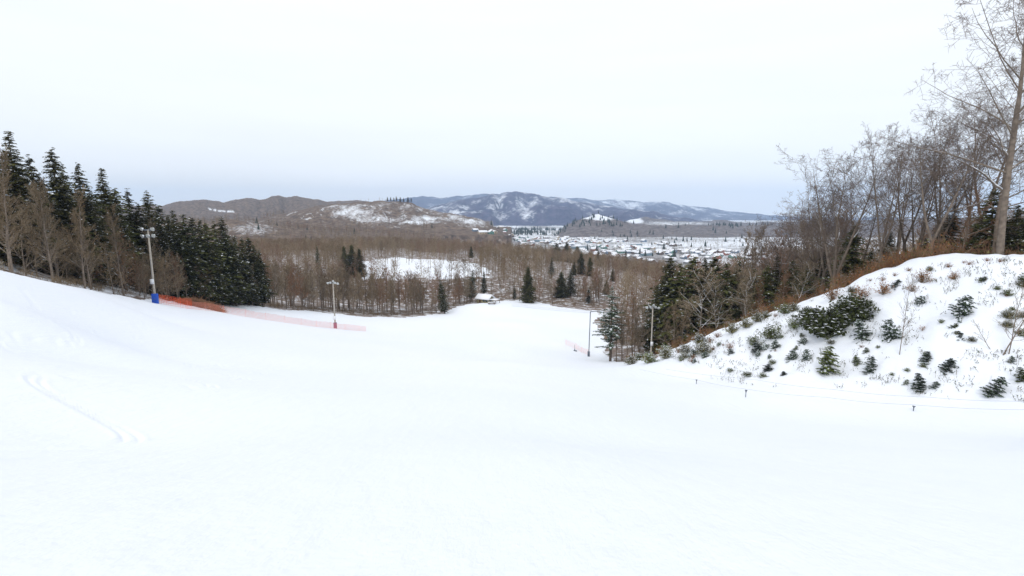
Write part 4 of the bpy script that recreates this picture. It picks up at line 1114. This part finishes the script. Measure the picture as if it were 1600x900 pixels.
# rope line along the foot of the bank
stakes=[]
for (px,py,ht,lab) in [(1088,600,.45,'small grey rope stake farthest left along the bank foot'),(1165,621,.62,'dark rope stake with a flared top at the foot of the bank'),(1427,643,.35,'low rope stake half buried near the right end of the bank')]:
    x,y,z=bankpt(px,py); r=empty('rope_stake',(x,y,z)); tag(r,lab,'stake')
    V,Fc=lathe([(.03,-.3),(.03,ht*.6),(.05,ht*.8),(.11,ht*.97),(.11,ht),(.0,ht)],10); obj('stake',mk_mesh('stake',[(V,Fc,0)],[M['dark_steel']]),r,smooth=True)
    V,Fc=tubes([(-.08,0,ht*.9,.08,0,ht*.9,.015,.015)],6); obj('rope_clip',mk_mesh('rope_clip',[(V,Fc,0)],[M['steel']]),r); stakes.append(Vector((x,y,z+ht*.9)))
def rope(pix,label,hh):
    pts=[]
    for px,py in pix: 
        x,y,z=bankpt(px,py+ hh*F/35); pts.append(Vector((x,y,z+hh)))
    segs=[]
    for a,b in zip(pts[:-1],pts[1:]):
        n=10
        for i in range(n):
            f=lambda q: a.lerp(b,q)-Vector((0,0,.10*math.sin(q*math.pi)))
            segs.append((*f(i/n),*f((i+1)/n),.011,.011))
    V,Fc=tubes(segs,5); o=obj('rope',mk_mesh('rope',[(V,Fc,0)],[M['rope']])); tag(o,label,'rope','ropes along the bank foot')
rope([(1000,573),(1088,590),(1165,606),(1290,620),(1427,633),(1620,643)],'lower thin rope along the foot of the bank through the stakes',.45)
rope([(1040,571),(1180,590),(1300,607),(1450,620),(1620,630)],'upper thin rope running along the foot of the bank',.7)

# ------------------------------------------------------------------ hut at the far end
x,y,z=W(758,471,200); z=hz(x,y)
hut=empty('hut',(x,y,z),R(-28)); hut.scale=(.85,.85,.85); tag(hut,'small wooden hut with a snow-covered roof at the far end of the run','hut')
V,Fc=box(-3.2,3.2,-2.4,2.4,-1,2.3); g=np.array([(-3.2,-2.4,2.3),(-3.2,2.4,2.3),(-3.2,0,3.7),(3.2,-2.4,2.3),(3.2,2.4,2.3),(3.2,0,3.7)])
obj('wall',mk_mesh('wall',[(V,Fc,0),(g,np.array([(0,1,2),(3,4,5)]),0)],[M['wall_hut']]),hut)
pr=[(-3.1,1.95),(0,3.75),(3.1,1.95),(3.1,2.35),(0,4.2),(-3.1,2.35)]
Vr=np.array([(a,b,c) for a in (-3.9,3.9) for b,c in pr]); Fr=np.array([(0,1,7,6),(1,2,8,7),(2,3,9,8),(3,4,10,9),(4,5,11,10),(5,0,6,11),(0,5,4,1),(1,4,3,2),(6,7,10,11),(7,8,9,10)])
obj('roof',mk_mesh('roof',[(Vr,Fr,0)],[M['roof_snow']]),hut)
V,Fc=box(-1.9,-1.0,-2.46,-2.38,0,2.0); obj('door',mk_mesh('door',[(V,Fc,0)],[M['door']]),hut)
for a in (.2,1.7):
    V,Fc=box(a,a+1.0,-2.46,-2.38,.9,1.8); obj('window',mk_mesh('window',[(V,Fc,0)],[M['window']]),hut)
V,Fc=box(3.14,3.24,-1,1,.9,1.9); obj('window',mk_mesh('window',[(V,Fc,0)],[M['window']]),hut)
# lean-to porch on the right
V,Fc=merge([box(3.9,7.4,-2.6,1.4,2.05,2.3)]); obj('porch_roof',mk_mesh('porch_roof',[(V,Fc,0)],[M['roof_snow']]),hut)
for a,b in ((7.2,-2.4),(7.2,1.2),(4.2,-2.4)):
    V,Fc=box(a-.08,a+.08,b-.08,b+.08,-.6,2.05); obj('porch_post',mk_mesh('porch_post',[(V,Fc,0)],[M['door']]),hut)
# picnic table in front, under snow
x,y,z=W(768,473,192); z=hz(x,y); r=empty('picnic_table',(x,y,z),.3); tag(r,'dark snow-topped picnic table just right of the hut','picnic table')
V,Fc=box(-1.4,1.4,-.5,.5,.75,.9); obj('table_top',mk_mesh('table_top',[(V,Fc,0)],[M['roof_snow']]),r)
for s in (-1,1):
    V,Fc=box(-1.4,1.4,s*.95-.18,s*.95+.18,.42,.5); obj('bench',mk_mesh('bench',[(V,Fc,0)],[M['door']]),r)
    V,Fc=merge([box(s*1.1-.06,s*1.1+.06,-1,1,.34,.42),box(s*1.1-.06,s*1.1+.06,-.7,-.5,-.1,.75),box(s*1.1-.06,s*1.1+.06,.5,.7,-.1,.75)]); obj('leg',mk_mesh('leg',[(V,Fc,0)],[M['door']]),r)

# ------------------------------------------------------------------ haze
HZ=mat('haze',(1,1,1)); nt=HZ.node_tree
for n in list(nt.nodes): nt.nodes.remove(n)
out=nt.nodes.new('ShaderNodeOutputMaterial'); pv=nt.nodes.new('ShaderNodeVolumePrincipled'); pv.inputs['Color'].default_value=(.56,.75,1.0,1); pv.inputs['Density'].default_value=8.5e-5; pv.inputs['Anisotropy'].default_value=0.0
nt.links.new(pv.outputs[0],out.inputs['Volume'])
V,Fc=box(-13000,13000,-13000,13000,-95,620); hz_o=obj('haze',mk_mesh('haze',[(V,Fc,0)],[HZ])); tag(hz_o,'pale blue winter haze over the valley and mountains','haze',kind='stuff')

# ------------------------------------------------------------------ light
SUN_EL,SUN_AZ=R(42),R(200)   # azimuth from +Y clockwise
w=bpy.data.worlds.new('World'); SC.world=w; w.use_nodes=True; nt=w.node_tree; N=nt.nodes; L=nt.links
bg=N['Background']; bg.inputs['Strength'].default_value=.10
sky=N.new('ShaderNodeTexSky'); sky.sky_type='NISHITA'; sky.sun_disc=False; sky.sun_elevation=SUN_EL; sky.sun_rotation=SUN_AZ; sky.air_density=1; sky.dust_density=2
tc=N.new('ShaderNodeTexCoord'); sp=N.new('ShaderNodeSeparateXYZ'); L.new(tc.outputs['Generated'],sp.inputs[0])
cr=N.new('ShaderNodeValToRGB'); L.new(sp.outputs[2],cr.inputs[0]); e=cr.color_ramp.elements
e[0].position=0; e[0].color=(1.0,1.0,1.0,1); e[1].position=.55; e[1].color=(.88,.90,.94,1)
q=e.new(.10); q.color=(.93,.955,.98,1); q=e.new(.28); q.color=(.865,.895,.94,1)
mp=N.new('ShaderNodeMapping'); mp.inputs['Scale'].default_value=(1.2,1.2,9); L.new(tc.outputs['Generated'],mp.inputs[0])
no=N.new('ShaderNodeTexNoise'); no.inputs['Scale'].default_value=1.6; no.inputs['Detail'].default_value=5; L.new(mp.outputs[0],no.inputs['Vector'])
mr=N.new('ShaderNodeMapRange'); mr.inputs[1].default_value=.3; mr.inputs[2].default_value=.7; mr.inputs[3].default_value=9.6; mr.inputs[4].default_value=10.2; L.new(no.outputs[0],mr.inputs[0])
sc_=N.new('ShaderNodeVectorMath'); sc_.operation='SCALE'; L.new(cr.outputs[0],sc_.inputs[0]); L.new(mr.outputs[0],sc_.inputs['Scale'])
mx=N.new('ShaderNodeMix'); mx.data_type='RGBA'; mx.inputs['Factor'].default_value=.95; L.new(sky.outputs[0],mx.inputs['A']); L.new(sc_.outputs[0],mx.inputs['B']); L.new(mx.outputs['Result'],bg.inputs['Color'])
sl=bpy.data.lights.new('sun','SUN'); sl.energy=.9; sl.angle=R(14); sl.color=(1,.97,.93); so=bpy.data.objects.new('sun',sl); C.objects.link(so)
d=Vector((math.sin(SUN_AZ)*math.cos(SUN_EL),math.cos(SUN_AZ)*math.cos(SUN_EL),math.sin(SUN_EL)))
so.rotation_euler=d.to_track_quat('Z','Y').to_euler()

# ------------------------------------------------------------------ camera and render settings
cam=bpy.data.cameras.new('camera'); cam.sensor_width=36; cam.lens=F/1600*36; cam.clip_start=.1; cam.clip_end=40000
co=bpy.data.objects.new('camera',cam); C.objects.link(co); co.location=(0,0,0); co.rotation_euler=(math.pi/2-PITCH,0,0); SC.camera=co
SC.view_settings.view_transform='Standard'; SC.view_settings.look='None'; SC.view_settings.exposure=.36; SC.view_settings.gamma=1
SC.render.engine='CYCLES'; cy=SC.cycles; cy.use_denoising=True
try: cy.denoiser='OPENIMAGEDENOISE'
except Exception: pass
cy.max_bounces=5; cy.diffuse_bounces=3; cy.glossy_bounces=2; cy.volume_bounces=1; cy.caustics_reflective=False; cy.caustics_refractive=False
print('bare trees',nb_,'houses',len(hs),'objects',len(SC.objects))
